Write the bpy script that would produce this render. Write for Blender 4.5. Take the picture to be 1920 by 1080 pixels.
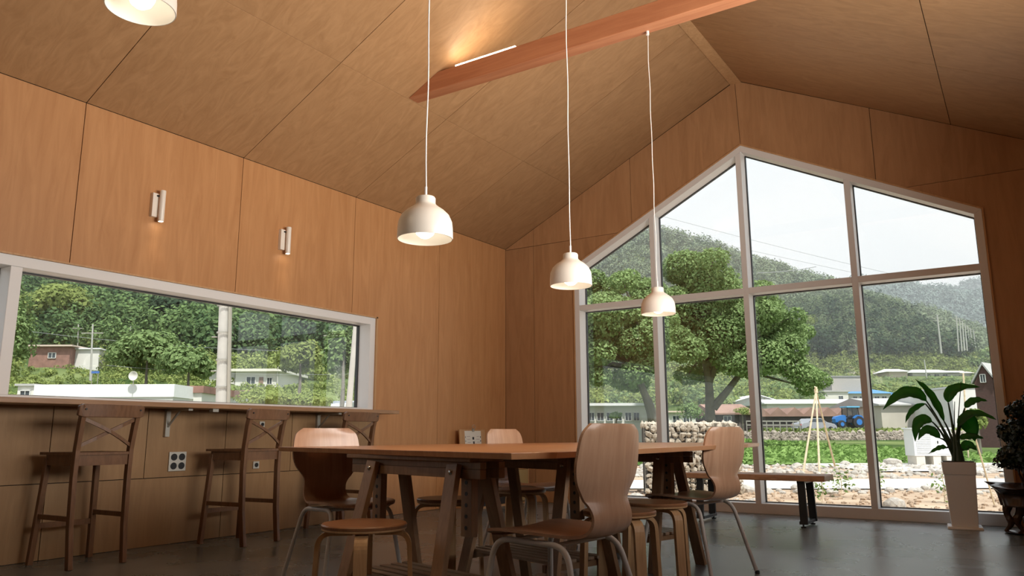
import bpy, bmesh, math, random
import numpy as np
from mathutils import Vector, Matrix
random.seed(7); rng = np.random.default_rng(7)
PI = math.pi
scn = bpy.context.scene
for o in list(bpy.data.objects): bpy.data.objects.remove(o)
COL = scn.collection

# ------------------------------------------------------------------ camera
CX, CY, CZ = 5.531, -8.277, 0.81
FPX = 1448.07
pit, yaw, roll = 0.187140739, -0.580577426, -0.00321900643
cF = Vector((math.sin(yaw)*math.cos(pit), math.cos(yaw)*math.cos(pit), math.sin(pit)))
cR0 = Vector((math.cos(yaw), -math.sin(yaw), 0)); cU0 = cR0.cross(cF)
cR = cR0*math.cos(roll) + cU0*math.sin(roll); cU = -cR0*math.sin(roll) + cU0*math.cos(roll)
cam_data = bpy.data.cameras.new('camera'); cam = bpy.data.objects.new('camera', cam_data); COL.objects.link(cam)
cam_data.sensor_width = 36; cam_data.lens = 36*FPX/1920; cam_data.clip_end = 4000; cam_data.clip_start = 0.05
M = Matrix((cR, cU, -cF)).transposed().to_4x4(); M.translation = Vector((CX, CY, CZ)); cam.matrix_world = M
scn.camera = cam
def at(px, py, d):                      # the point of the place seen at a pixel, d metres ahead
    return Vector((CX, CY, CZ)) + cF*d + cR*((px-960)*d/FPX) + cU*((540-py)*d/FPX)

# ------------------------------------------------------------------ world, sun, big lights, exposure
w = bpy.data.worlds.new('world'); scn.world = w; w.use_nodes = True
nt = w.node_tree; nt.nodes.clear()
wo = nt.nodes.new('ShaderNodeOutputWorld'); bg = nt.nodes.new('ShaderNodeBackground')
tc = nt.nodes.new('ShaderNodeTexCoord'); sx = nt.nodes.new('ShaderNodeSeparateXYZ'); cr = nt.nodes.new('ShaderNodeValToRGB')
nt.links.new(tc.outputs['Generated'], sx.inputs[0]); nt.links.new(sx.outputs['Z'], cr.inputs[0])
cr.color_ramp.elements[0].position = 0.0; cr.color_ramp.elements[0].color = (0.86, 0.89, 0.90, 1)
cr.color_ramp.elements[1].position = 0.9; cr.color_ramp.elements[1].color = (0.70, 0.80, 0.93, 1)
e = cr.color_ramp.elements.new(0.25); e.color = (0.89, 0.925, 0.94, 1)
nt.links.new(cr.outputs[0], bg.inputs[0]); bg.inputs[1].default_value = 1.22
nt.links.new(bg.outputs[0], wo.inputs[0])
sun = bpy.data.lights.new('sun', 'SUN'); sun.energy = 6.2; sun.angle = math.radians(3); sun.color = (1.0, 0.96, 0.88)
so = bpy.data.objects.new('sun', sun); COL.objects.link(so)
so.rotation_euler = Vector((-0.45, 0.30, -1.0)).to_track_quat('-Z', 'Y').to_euler()
def area(name, loc, direction, sxx, syy, power, color):
    l = bpy.data.lights.new(name, 'AREA'); l.shape = 'RECTANGLE'; l.size = sxx; l.size_y = syy; l.energy = power; l.color = color
    o = bpy.data.objects.new(name, l); COL.objects.link(o); o.location = loc
    o.rotation_euler = Vector(direction).to_track_quat('-Z', 'Y').to_euler(); return o
# added area lamp at the unseen right-hand window, tilted up in place of daylight
rl = area('right_window_fill', (6.22, -4.75, 1.8), (-1, 0.12, 0.58), 3.2, 1.2, 160, (1.0, 0.95, 0.88)); rl.data.spread = math.radians(124)
scn.view_settings.view_transform = 'Standard'; scn.view_settings.look = 'None'
scn.view_settings.gamma = 1.0; scn.view_settings.use_curve_mapping = False
scn.view_settings.exposure = 0.0

# ------------------------------------------------------------------ materials
def mat(name, color, rough=0.6, metal=0.0, noise=0.0, nscale=8.0, bump=0.0, bscale=60.0, spec=0.5, trans=None, stretch=(1, 1, 1), col2=None):
    m = bpy.data.materials.new(name); m.use_nodes = True; n = m.node_tree.nodes; L = m.node_tree.links
    b = n['Principled BSDF']; b.inputs['Roughness'].default_value = rough; b.inputs['Metallic'].default_value = metal
    b.inputs['Specular IOR Level'].default_value = spec
    b.inputs['Base Color'].default_value = (*color, 1)
    t = n.new('ShaderNodeTexCoord'); mp = n.new('ShaderNodeMapping'); mp.inputs['Scale'].default_value = stretch
    L.new(t.outputs['Object'], mp.inputs[0])
    if noise or col2:
        nz = n.new('ShaderNodeTexNoise'); nz.inputs['Scale'].default_value = nscale; nz.inputs['Detail'].default_value = 5
        L.new(mp.outputs[0], nz.inputs['Vector'])
        r = n.new('ShaderNodeValToRGB'); L.new(nz.outputs['Fac'], r.inputs[0])
        c2 = col2 or tuple(min(1, c*(1+noise)) for c in color); c1 = color if col2 else tuple(c*(1-noise) for c in color)
        r.color_ramp.elements[0].position = 0.3; r.color_ramp.elements[0].color = (*c1, 1)
        r.color_ramp.elements[1].position = 0.7; r.color_ramp.elements[1].color = (*c2, 1)
        L.new(r.outputs[0], b.inputs['Base Color'])
    if bump:
        nb = n.new('ShaderNodeTexNoise'); nb.inputs['Scale'].default_value = bscale; L.new(mp.outputs[0], nb.inputs['Vector'])
        bp = n.new('ShaderNodeBump'); bp.inputs['Strength'].default_value = bump; bp.inputs['Distance'].default_value = 0.01
        L.new(nb.outputs['Fac'], bp.inputs['Height']); L.new(bp.outputs[0], b.inputs['Normal'])
    return m
def wood(name, c1, c2, grain=(1, 1, 14), scale=2.2, rough=0.45, vary=0.10, dist=1.6, knots=False, spec=0.4):
    m = bpy.data.materials.new(name); m.use_nodes = True; n = m.node_tree.nodes; L = m.node_tree.links
    b = n['Principled BSDF']; b.inputs['Roughness'].default_value = rough; b.inputs['Specular IOR Level'].default_value = spec
    t = n.new('ShaderNodeTexCoord'); mp = n.new('ShaderNodeMapping'); mp.inputs['Scale'].default_value = grain
    oi = n.new('ShaderNodeObjectInfo'); ad = n.new('ShaderNodeVectorMath'); ad.operation = 'ADD'
    sc = n.new('ShaderNodeVectorMath'); sc.operation = 'SCALE'; sc.inputs['Scale'].default_value = 7.0
    cx = n.new('ShaderNodeCombineXYZ')
    for i in range(3): L.new(oi.outputs['Random'], cx.inputs[i])
    L.new(cx.outputs[0], sc.inputs[0]); L.new(t.outputs['Object'], ad.inputs[0]); L.new(sc.outputs[0], ad.inputs[1])
    L.new(ad.outputs[0], mp.inputs[0])
    nz = n.new('ShaderNodeTexNoise'); nz.inputs['Scale'].default_value = scale; nz.inputs['Detail'].default_value = 7
    nz.inputs['Roughness'].default_value = 0.62; nz.inputs['Distortion'].default_value = dist
    L.new(mp.outputs[0], nz.inputs['Vector'])
    r = n.new('ShaderNodeValToRGB'); L.new(nz.outputs['Fac'], r.inputs[0])
    r.color_ramp.elements[0].position = 0.28; r.color_ramp.elements[0].color = (*c1, 1)
    r.color_ramp.elements[1].position = 0.72; r.color_ramp.elements[1].color = (*c2, 1)
    hv = n.new('ShaderNodeHueSaturation'); mr = n.new('ShaderNodeMapRange')
    mr.inputs['To Min'].default_value = 1-vary; mr.inputs['To Max'].default_value = 1+vary
    L.new(oi.outputs['Random'], mr.inputs['Value']); L.new(mr.outputs[0], hv.inputs['Value']); L.new(r.outputs[0], hv.inputs['Color'])
    out = hv.outputs[0]
    if knots:
        v = n.new('ShaderNodeTexVoronoi'); v.inputs['Scale'].default_value = 2.3; L.new(t.outputs['Object'], v.inputs['Vector'])
        kr = n.new('ShaderNodeValToRGB'); L.new(v.outputs['Distance'], kr.inputs[0])
        kr.color_ramp.elements[0].position = 0.035; kr.color_ramp.elements[0].color = (0.08, 0.03, 0.015, 1)
        kr.color_ramp.elements[1].position = 0.07; kr.color_ramp.elements[1].color = (1, 1, 1, 1)
        mx = n.new('ShaderNodeMix'); mx.data_type = 'RGBA'; mx.blend_type = 'MULTIPLY'; mx.inputs['Factor'].default_value = 1
        L.new(out, mx.inputs['A']); L.new(kr.outputs[0], mx.inputs['B']); out = mx.outputs['Result']
    L.new(out, b.inputs['Base Color'])
    return m
def emis(name, color, strength):
    m = bpy.data.materials.new(name); m.use_nodes = True; n = m.node_tree.nodes; n.clear()
    e = n.new('ShaderNodeEmission'); o = n.new('ShaderNodeOutputMaterial'); e.inputs[0].default_value = (*color, 1); e.inputs[1].default_value = strength
    m.node_tree.links.new(e.outputs[0], o.inputs[0]); return m
def glass_mat(name='window_glass', tint=(0.985, 0.992, 0.99)):
    m = bpy.data.materials.new(name); m.use_nodes = True; n = m.node_tree.nodes; n.clear(); L = m.node_tree.links
    o = n.new('ShaderNodeOutputMaterial'); t = n.new('ShaderNodeBsdfTransparent'); g = n.new('ShaderNodeBsdfGlossy'); mx = n.new('ShaderNodeMixShader')
    t.inputs[0].default_value = (*tint, 1); g.inputs['Roughness'].default_value = 0.0
    lw = n.new('ShaderNodeLayerWeight'); lw.inputs['Blend'].default_value = 0.5; mp = n.new('ShaderNodeMath'); mp.operation = 'POWER'; mp.inputs[1].default_value = 4
    L.new(lw.outputs['Facing'], mp.inputs[0]); ma = n.new('ShaderNodeMath'); ma.operation = 'MULTIPLY_ADD'; ma.inputs[1].default_value = 0.8; ma.inputs[2].default_value = 0.05
    L.new(mp.outputs[0], ma.inputs[0]); L.new(ma.outputs[0], mx.inputs[0]); L.new(t.outputs[0], mx.inputs[1]); L.new(g.outputs[0], mx.inputs[2]); L.new(mx.outputs[0], o.inputs[0])
    return m
def leaf_mat(name, c1, c2, attr=True, trans=0.3, rough=0.6, nscale=0.35):
    m = bpy.data.materials.new(name); m.use_nodes = True; n = m.node_tree.nodes; n.clear(); L = m.node_tree.links
    o = n.new('ShaderNodeOutputMaterial'); d = n.new('ShaderNodeBsdfDiffuse'); t = n.new('ShaderNodeBsdfTranslucent'); mx = n.new('ShaderNodeMixShader')
    mx.inputs[0].default_value = trans
    if attr:
        a = n.new('ShaderNodeAttribute'); a.attribute_name = 'shade'
        r = n.new('ShaderNodeValToRGB'); L.new(a.outputs['Fac'], r.inputs[0])
        r.color_ramp.elements[0].color = (*c1, 1); r.color_ramp.elements[1].color = (*c2, 1); c = r.outputs[0]
    else:
        tcn = n.new('ShaderNodeTexCoord'); nz = n.new('ShaderNodeTexNoise'); nz.inputs['Scale'].default_value = nscale; L.new(tcn.outputs['Object'], nz.inputs['Vector'])
        r = n.new('ShaderNodeValToRGB'); L.new(nz.outputs['Fac'], r.inputs[0]); r.color_ramp.elements[0].position = .35; r.color_ramp.elements[1].position = .65
        r.color_ramp.elements[0].color = (*c1, 1); r.color_ramp.elements[1].color = (*c2, 1); c = r.outputs[0]
    L.new(c, d.inputs[0]); L.new(c, t.inputs[0]); L.new(d.outputs[0], mx.inputs[1]); L.new(t.outputs[0], mx.inputs[2]); L.new(mx.outputs[0], o.inputs[0])
    return m
PLY1, PLY2 = (0.44, 0.205, 0.078), (0.56, 0.285, 0.120)
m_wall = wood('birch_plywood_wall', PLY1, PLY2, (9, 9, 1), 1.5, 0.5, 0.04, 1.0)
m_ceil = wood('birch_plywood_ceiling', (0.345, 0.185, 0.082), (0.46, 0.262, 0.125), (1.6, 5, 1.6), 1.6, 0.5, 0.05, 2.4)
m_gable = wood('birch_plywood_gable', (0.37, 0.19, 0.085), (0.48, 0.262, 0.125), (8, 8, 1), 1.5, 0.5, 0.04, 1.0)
m_low_shaded = wood('birch_plywood_low_shaded', (0.29, 0.165, 0.075), (0.38, 0.225, 0.108), (9, 9, 1), 1.6, 0.55, 0.05, 1.0)  # same plywood darkened, so the shade under the counter is in its colour
m_joint = mat('joint_backing', (0.03, 0.018, 0.01), 0.9)  # dark backing that shows through the panel gaps, also the roof deck
m_outer = mat('outer_cladding', (0.22, 0.21, 0.20), 0.8)
m_beam = wood('pine_beam', (0.38, 0.135, 0.06), (0.54, 0.23, 0.11), (1, 14, 14), 1.2, 0.5, 0.0, 0.6, knots=True)
m_trimwood = wood('plywood_trim', (0.45, 0.25, 0.11), (0.60, 0.36, 0.18), (9, 9, 1), 2, 0.5, 0.05)
m_white = mat('white_frame', (0.77, 0.76, 0.75), 0.4)
m_gasket = mat('black_gasket', (0.02, 0.022, 0.025), 0.5)
m_glass = glass_mat()
m_shade = mat('cream_enamel', (0.84, 0.77, 0.68), 0.35)
m_bulb = emis('lit_bulb', (1.0, 0.93, 0.78), 3.6)
m_cord = mat('white_cord', (0.80, 0.74, 0.70), 0.5)
m_stool_top = wood('walnut_stained_birch', (0.20, 0.085, 0.038), (0.33, 0.155, 0.07), (1, 9, 1), 3, 0.38, 0.08)
m_ply_edge = wood('light_bentwood', (0.46, 0.27, 0.13), (0.60, 0.38, 0.20), (12, 12, 1), 3, 0.45, 0.06)
m_shell = wood('oak_veneer_shell', (0.44, 0.245, 0.15), (0.58, 0.36, 0.235), (14, 1, 1.2), 2.2, 0.30, 0.04, 0.8, spec=0.6)
m_shell_edge = wood('shell_ply_edge', (0.36, 0.20, 0.12), (0.5, 0.31, 0.2), (3, 3, 30), 4, 0.5, 0.0)
m_tube = mat('grey_white_powder_coat', (0.60, 0.57, 0.53), 0.4)
m_table = wood('laminated_table_top', (0.42, 0.19, 0.085), (0.60, 0.30, 0.145), (14, 1, 1), 1.6, 0.30, 0.0, 0.6, spec=0.5)
m_trestle = wood('trestle_wood', (0.23, 0.13, 0.068), (0.36, 0.215, 0.12), (8, 8, 1.2), 3, 0.5, 0.06)
m_slat = wood('shelf_slat_wood', (0.30, 0.21, 0.14), (0.42, 0.31, 0.22), (1, 9, 9), 3, 0.5, 0.05)
m_bar = wood('bar_stool_brown', (0.13, 0.062, 0.03), (0.22, 0.11, 0.055), (8, 8, 1.5), 3, 0.42, 0.04)
m_counter = wood('counter_wood', (0.28, 0.15, 0.075), (0.40, 0.23, 0.12), (8, 1, 8), 2, 0.4, 0.0)
m_steel = mat('dark_steel', (0.05, 0.055, 0.06), 0.4, 0.6)
m_bolt = mat('bolt_chrome', (0.45, 0.45, 0.44), 0.25, 1.0)
m_galv = mat('bracket_steel', (0.45, 0.43, 0.38), 0.45, 0.6)
m_black = mat('black_plastic', (0.015, 0.015, 0.016), 0.45)
m_bench = wood('bench_slab', (0.30, 0.15, 0.075), (0.56, 0.34, 0.20), (1.2, 9, 9), 2.2, 0.45, 0.0, 1.2)
m_pot = mat('white_planter', (0.80, 0.82, 0.83), 0.45)
m_soil = mat('potting_soil', (0.05, 0.035, 0.025), 0.95)
m_root = wood('dark_burl', (0.025, 0.012, 0.008), (0.06, 0.03, 0.018), (2, 2, 2), 3, 0.25, 0.0, 2)
m_paper = mat('paper', (0.72, 0.69, 0.62), 0.8)

def floor_mat():
    m = bpy.data.materials.new('polished_concrete'); m.use_nodes = True; n = m.node_tree.nodes; L = m.node_tree.links; b = n['Principled BSDF']
    t = n.new('ShaderNodeTexCoord')
    a = n.new('ShaderNodeTexNoise'); a.inputs['Scale'].default_value = 1.4; a.inputs['Detail'].default_value = 6; a.inputs['Roughness'].default_value = 0.55; a.inputs['Distortion'].default_value = 0.2
    L.new(t.outputs['Object'], a.inputs['Vector']); r = n.new('ShaderNodeValToRGB'); L.new(a.outputs['Fac'], r.inputs[0])
    r.color_ramp.elements[0].position = 0.3; r.color_ramp.elements[0].color = (0.066, 0.080, 0.082, 1)
    r.color_ramp.elements[1].position = 0.72; r.color_ramp.elements[1].color = (0.205, 0.230, 0.232, 1)
    v = n.new('ShaderNodeTexNoise'); v.inputs['Scale'].default_value = 55; v.inputs['Detail'].default_value = 3; L.new(t.outputs['Object'], v.inputs['Vector'])
    r2 = n.new('ShaderNodeValToRGB'); L.new(v.outputs['Fac'], r2.inputs[0]); r2.color_ramp.elements[0].position = 0.28; r2.color_ramp.elements[0].color = (0.35, 0.35, 0.35, 1)
    r2.color_ramp.elements[1].position = 0.34; r2.color_ramp.elements[1].color = (1, 1, 1, 1)
    mx = n.new('ShaderNodeMix'); mx.data_type = 'RGBA'; mx.blend_type = 'MULTIPLY'; mx.inputs['Factor'].default_value = 0.3
    L.new(r.outputs[0], mx.inputs['A']); L.new(r2.outputs[0], mx.inputs['B']); L.new(mx.outputs['Result'], b.inputs['Base Color'])
    rr = n.new('ShaderNodeMapRange'); rr.inputs['To Min'].default_value = 0.16; rr.inputs['To Max'].default_value = 0.40; L.new(a.outputs['Fac'], rr.inputs['Value'])
    L.new(rr.outputs[0], b.inputs['Roughness'])
    bp = n.new('ShaderNodeBump'); bp.inputs['Strength'].default_value = 0.10; bp.inputs['Distance'].default_value = 0.004
    c = n.new('ShaderNodeTexNoise'); c.inputs['Scale'].default_value = 5; c.inputs['Detail'].default_value = 3; L.new(t.outputs['Object'], c.inputs['Vector'])
    L.new(c.outputs['Fac'], bp.inputs['Height']); L.new(bp.outputs[0], b.inputs['Normal'])
    return m
m_floor = floor_mat()

# ------------------------------------------------------------------ mesh helpers
class MB:
    def __init__(s): s.v = []; s.f = []
    def add(s, vs, fs):
        n = len(s.v); s.v += [tuple(x) for x in vs]; s.f += [tuple(i+n for i in f) for f in fs]; return s
    def box(s, x0, x1, y0, y1, z0, z1):
        return s.add([(x0,y0,z0),(x1,y0,z0),(x1,y1,z0),(x0,y1,z0),(x0,y0,z1),(x1,y0,z1),(x1,y1,z1),(x0,y1,z1)],
                     [(0,3,2,1),(4,5,6,7),(0,1,5,4),(1,2,6,5),(2,3,7,6),(3,0,4,7)])
    def bar(s, a, b, wx, wy, up=None):     # rectangular bar from a to b; wx along side, wy along the other
        a = Vector(a); b = Vector(b); d = (b-a).normalized(); u = Vector(up) if up else (Vector((0,0,1)) if abs(d.z) < .9 else Vector((0,1,0)))
        x = d.cross(u).normalized(); y = x.cross(d).normalized()
        vs = []
        for p in (a, b):
            for i, j in ((-1,-1),(1,-1),(1,1),(-1,1)): vs.append(p+x*(wx/2*i)+y*(wy/2*j))
        return s.add(vs, [(0,3,2,1),(4,5,6,7),(0,1,5,4),(1,2,6,5),(2,3,7,6),(3,0,4,7)])
    def prism(s, poly, axis, a, b):        # poly in the two other axes, extruded along axis from a to b
        n = len(poly)
        def P(p, t):
            return {'x': (t, p[0], p[1]), 'y': (p[0], t, p[1]), 'z': (p[0], p[1], t)}[axis]
        vs = [P(p, a) for p in poly]+[P(p, b) for p in poly]
        fs = [tuple(range(n))[::-1], tuple(range(n, 2*n))]+[(i, (i+1) % n, n+(i+1) % n, n+i) for i in range(n)]
        return s.add(vs, fs)
    def tube(s, pts, r, n=10, cap=True):
        pts = [Vector(p) for p in pts]; rs = r if isinstance(r, (list, tuple)) else [r]*len(pts)
        d0 = (pts[1]-pts[0]).normalized(); u = Vector((0,0,1)) if abs(d0.z) < .9 else Vector((1,0,0)); x = d0.cross(u).normalized()
        base = len(s.v)
        for i, p in enumerate(pts):
            d = (pts[min(i+1, len(pts)-1)]-pts[max(i-1, 0)]).normalized(); x = (x-d*x.dot(d)).normalized(); y = d.cross(x)
            for k in range(n):
                a = 2*PI*k/n; s.v.append(tuple(p+(x*math.cos(a)+y*math.sin(a))*rs[i]))
        for i in range(len(pts)-1):
            for k in range(n): s.f.append((base+i*n+k, base+i*n+(k+1) % n, base+(i+1)*n+(k+1) % n, base+(i+1)*n+k))
        if cap:
            s.f.append(tuple(base+k for k in range(n))[::-1]); s.f.append(tuple(base+(len(pts)-1)*n+k for k in range(n)))
        return s
    def lathe(s, prof, c=(0,0,0), n=32, close=False):
        base = len(s.v)
        for r, z in prof:
            for k in range(n): a = 2*PI*k/n; s.v.append((c[0]+r*math.cos(a), c[1]+r*math.sin(a), c[2]+z))
        m = len(prof)
        for i in range(m-1 if not close else m):
            j = (i+1) % m
            for k in range(n): s.f.append((base+i*n+k, base+i*n+(k+1) % n, base+j*n+(k+1) % n, base+j*n+k))
        return s
    def strap(s, pts, width, thick, side):  # flat band swept along pts; side = unit vector of its width
        pts = [Vector(p) for p in pts]; side = Vector(side).normalized(); base = len(s.v)
        for i, p in enumerate(pts):
            d = (pts[min(i+1, len(pts)-1)]-pts[max(i-1, 0)]).normalized(); nrm = d.cross(side).normalized()
            for a, b in ((-1,-1),(1,-1),(1,1),(-1,1)): s.v.append(tuple(p+side*(width/2*a)+nrm*(thick/2*b)))
        for i in range(len(pts)-1):
            for k in range(4): s.f.append((base+i*4+k, base+i*4+(k+1) % 4, base+(i+1)*4+(k+1) % 4, base+(i+1)*4+k))
        s.f.append((base+3, base+2, base+1, base)); e = base+(len(pts)-1)*4; s.f.append((e, e+1, e+2, e+3)); return s
    def build(s, name, m, parent=None, smooth=False, bevel=0, kind=None):
        me = bpy.data.meshes.new(name); me.from_pydata(s.v, [], s.f); me.update()
        bm = bmesh.new(); bm.from_mesh(me); bmesh.ops.recalc_face_normals(bm, faces=bm.faces); bm.to_mesh(me); bm.free()
        if smooth:
            me.polygons.foreach_set('use_smooth', [True]*len(me.polygons))
            me.set_sharp_from_angle(angle=math.radians(35))
        me.materials.append(m)
        o = bpy.data.objects.new(name, me); COL.objects.link(o)
        if parent: o.parent = parent
        if bevel:
            b = o.modifiers.new('bevel', 'BEVEL'); b.width = bevel; b.segments = 2; b.limit_method = 'ANGLE'
        if kind: o['kind'] = kind
        return o
def tag(o, label=None, cat=None, group=None, kind=None):
    if label: o['label'] = label
    if cat: o['category'] = cat
    if group: o['group'] = group
    if kind: o['kind'] = kind
    return o
def empty(name, loc=(0,0,0), rz=0, label=None, cat=None, group=None, kind=None):
    o = bpy.data.objects.new(name, None); COL.objects.link(o); o.location = loc; o.rotation_euler = (0,0,rz); o.empty_display_size = .1
    return tag(o, label, cat, group, kind)
def copy_tree(o, parent=None):
    c = o.copy(); COL.objects.link(c); c.parent = parent
    for ch in list(o.children): copy_tree(ch, c)
    return c
def fillet(pts, r, n=6):
    pts = [Vector(p) for p in pts]; out = [pts[0]]
    for i in range(1, len(pts)-1):
        a, b, c = pts[i-1], pts[i], pts[i+1]; u = (a-b).normalized(); v = (c-b).normalized()
        rr = min(r, (a-b).length*.49, (c-b).length*.49); p0 = b+u*rr; p1 = b+v*rr
        for k in range(n+1): t = k/n; out.append(p0*(1-t)**2+b*2*t*(1-t)+p1*t*t)
    out.append(pts[-1]); return out
def offset_poly(poly, g):
    n = len(poly); A = sum(poly[i][0]*poly[(i+1) % n][1]-poly[(i+1) % n][0]*poly[i][1] for i in range(n))
    if A < 0: poly = poly[::-1]
    out = []
    for i in range(n):
        p0, p1, p2 = poly[i-1], poly[i], poly[(i+1) % n]
        d1 = Vector((p1[0]-p0[0], p1[1]-p0[1])).normalized(); d2 = Vector((p2[0]-p1[0], p2[1]-p1[1])).normalized()
        n1 = Vector((-d1.y, d1.x)); n2 = Vector((-d2.y, d2.x)); k = 1+n1.dot(n2)
        q = Vector(p1)+(n1+n2)*(g/max(k, .3)); out.append((q.x, q.y))
    return out

# ------------------------------------------------------------------ room shell
RB = -12.2                    # back wall
RW = 6.30                     # right wall
EL, ER = 3.213, 3.226
def roofL(x): return 3.213+0.4925*x
def roofR(x): return 4.737-0.49*(x-3.22)
floor = MB().box(-0.25, RW+.25, RB-.2, 0.12, -0.2, 0.0).build('floor', m_floor); tag(floor, kind='structure')
J = 1.385; GAP = 0.0028
# left wall: core with the strip window opening, panels in front
WY0, WY1, WZ0, WZ1 = -9.95, -2.40, 1.045, 2.004
wl = empty('wall_left', (0,0,0), kind='structure')
core = MB(); core.box(-.25, -.014, WY1, 0.12, 0, 3.3); core.box(-.25, -.014, RB, WY0, 0, 3.3)
core.box(-.25, -.014, WY0, WY1, 0, WZ0-.03); core.box(-.25, -.014, WY0, WY1, WZ1, 3.3)
core.build('wall_core', m_joint, wl)
ext = MB(); ext.box(-.29, -.251, WY1, 0.12, -.2, 3.3).box(-.29, -.251, RB, WY0, -.2, 3.3).box(-.29, -.251, WY0, WY1, -.2, WZ0-.03).box(-.29, -.251, WY0, WY1, WZ1, 3.3)
ext.build('outer_cladding', m_outer, wl)
def lp(poly, mt=m_wall): MB().prism(offset_poly(poly, GAP), 'x', -.014, 0).build('plywood_panel', mt, wl)
lp([(-J, 0), (0, 0), (0, EL), (-J, EL)])
lp([(WY1, 0), (-J, 0), (-J, EL), (-2*J, EL), (-2*J, WZ1), (WY1, WZ1)])
for k in range(2, 7): lp([(-J*(k+1), WZ1), (-J*k, WZ1), (-J*k, EL), (-J*(k+1), EL)])
lp([(RB, 0), (WY0, 0), (WY0, WZ1), (-J*7, WZ1), (-J*7, EL), (RB, EL)])
ys = [WY1]+[-2.5*J+.0-0.5*J*i for i in range(0, 11)]+[WY0]
ys = [WY1, -2*J, -2.5*J, -3*J, -3.5*J, -4*J, -4.5*J, -5*J, -5.5*J, -6*J, -6.5*J, WY0]
for a, b in zip(ys[:-1], ys[1:]): lp([(b, .495), (a, .495), (a, WZ0-.03), (b, WZ0-.03)], m_low_shaded)
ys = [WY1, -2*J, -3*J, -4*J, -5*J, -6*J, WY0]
for a, b in zip(ys[:-1], ys[1:]): lp([(b, 0), (a, 0), (a, .495), (b, .495)], m_low_shaded)

# gable wall
WX0, WX1, WS0, WS1, WAX, WAZ = 1.03, 5.384, 2.857, 2.877, 3.172, 3.98
def wtop(x): return WS0+(WAZ-WS0)*(x-WX0)/(WAX-WX0) if x < WAX else WAZ+(WS1-WAZ)*(x-WAX)/(WX1-WAX)
xL = WX0+(3.2-WS0)/(WAZ-WS0)*(WAX-WX0); xR = WAX+(3.2-WAZ)/(WS1-WAZ)*(WX1-WAX)
wg = empty('wall_gable', (0,0,0), kind='structure')
gcore = MB()
for poly in ([(-.25,-.0),(WX0,0),(WX0,WS0),(WX0,roofL(WX0)),(-.25,roofL(-.25))],
             [(WX0,WS0),(WAX,WAZ),(WAX,4.72),(3.1,4.72),(WX0,roofL(WX0))],
             [(WAX,WAZ),(WX1,WS1),(WX1,roofR(WX1)),(3.22,4.72),(WAX,4.72)],
             [(WX1,0),(RW+.25,0),(RW+.25,roofR(RW+.25)),(WX1,roofR(WX1))]):
    gcore.prism(poly, 'y', .014, .25)
gcore.build('wall_core', m_joint, wg)
def gp(poly): MB().prism(offset_poly(poly, GAP), 'y', 0, .014).build('plywood_panel', m_gable, wg)
gp([(0,0),(.435,0),(.435,3.2),(0,3.2)]); gp([(0,3.2),(.435,3.2),(.435,roofL(.435)),(0,roofL(0))])
gp([(.435,0),(WX0,0),(WX0,WS0),(xL,3.2),(.435,3.2)]); gp([(.435,3.2),(xL,3.2),(1.82,wtop(1.82)),(1.82,roofL(1.82)),(.435,roofL(.435))])
gp([(1.82,wtop(1.82)),(WAX,WAZ),(3.15,4.735),(3.1,4.735),(1.82,roofL(1.82))])
gp([(WAX,WAZ),(4.51,wtop(4.51)),(4.51,roofR(4.51)),(3.22,4.735),(3.15,4.735)])
gp([(4.51,wtop(4.51)),(xR,3.2),(5.9,3.2),(5.9,roofR(5.9)),(4.51,roofR(4.51))])
gp([(xR,3.2),(WX1,WS1),(WX1,0),(5.9,0),(5.9,3.2)]); gp([(5.9,0),(RW,0),(RW,3.2),(5.9,3.2)])
# right and back walls (behind the camera), with glazed openings
wr = empty('wall_right', (0,0,0), kind='structure')
DY0, DY1, DZ0, DZ1 = -6.5, -3.05, 1.1, 2.5
r_ = MB(); r_.box(RW+.0, RW+.25, DY1, .12, 0, ER).box(RW, RW+.25, RB, DY0, 0, ER).box(RW, RW+.25, DY0, DY1, DZ1, ER).box(RW, RW+.25, DY0, DY1, 0, DZ0)
r_.build('plywood_panel', m_gable, wr)
wb = empty('wall_back', (0,0,0), kind='structure')
b_ = MB(); b_.prism([(-.25,0),(RW+.25,0),(RW+.25,roofR(RW)),(3.22,4.73),(3.1,4.73),(-.25,roofL(-.25))], 'y', RB-.25, RB)
b_.build('plywood_panel', m_gable, wb)
# ceiling: two slopes of panels, a flat ridge board, solid roof over it
ce = empty('ceiling', (0,0,0), kind='structure')
def slope_panel(x0, x1, y0, y1, f, th=.014):
    x0 += GAP; x1 -= GAP; y0 += GAP; y1 -= GAP
    v = [(x0,y0,f(x0)),(x1,y0,f(x1)),(x1,y1,f(x1)),(x0,y1,f(x0))]; v += [(a,b,c+th) for a,b,c in v]
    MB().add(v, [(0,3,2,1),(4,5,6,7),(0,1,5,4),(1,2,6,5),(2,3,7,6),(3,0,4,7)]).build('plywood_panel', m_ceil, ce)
ky = [0]+[-J*k for k in range(1, 9)]+[RB]
for a, b in zip(ky[:-1], ky[1:]):
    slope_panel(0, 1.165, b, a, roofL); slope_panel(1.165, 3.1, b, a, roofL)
ky = [0]+[-1.465-J*k for k in range(0, 8)]+[RB]
for a, b in zip(ky[:-1], ky[1:]):
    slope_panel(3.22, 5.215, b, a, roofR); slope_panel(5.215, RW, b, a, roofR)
MB().box(3.1, 3.22, RB, 0, 4.728, 4.745).build('ridge_board', m_trimwood, ce)
rf = MB()
for x0, x1, f in ((-.6, 3.12, roofL), (3.2, RW+.6, roofR)):
    v = [(x0,RB-.5,f(x0)+.016),(x1,RB-.5,f(x1)+.016),(x1,.45,f(x1)+.016),(x0,.45,f(x0)+.016)]; v += [(a,b,c+.22) for a,b,c in v]
    rf.add(v, [(0,3,2,1),(4,5,6,7),(0,1,5,4),(1,2,6,5),(2,3,7,6),(3,0,4,7)])
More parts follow.
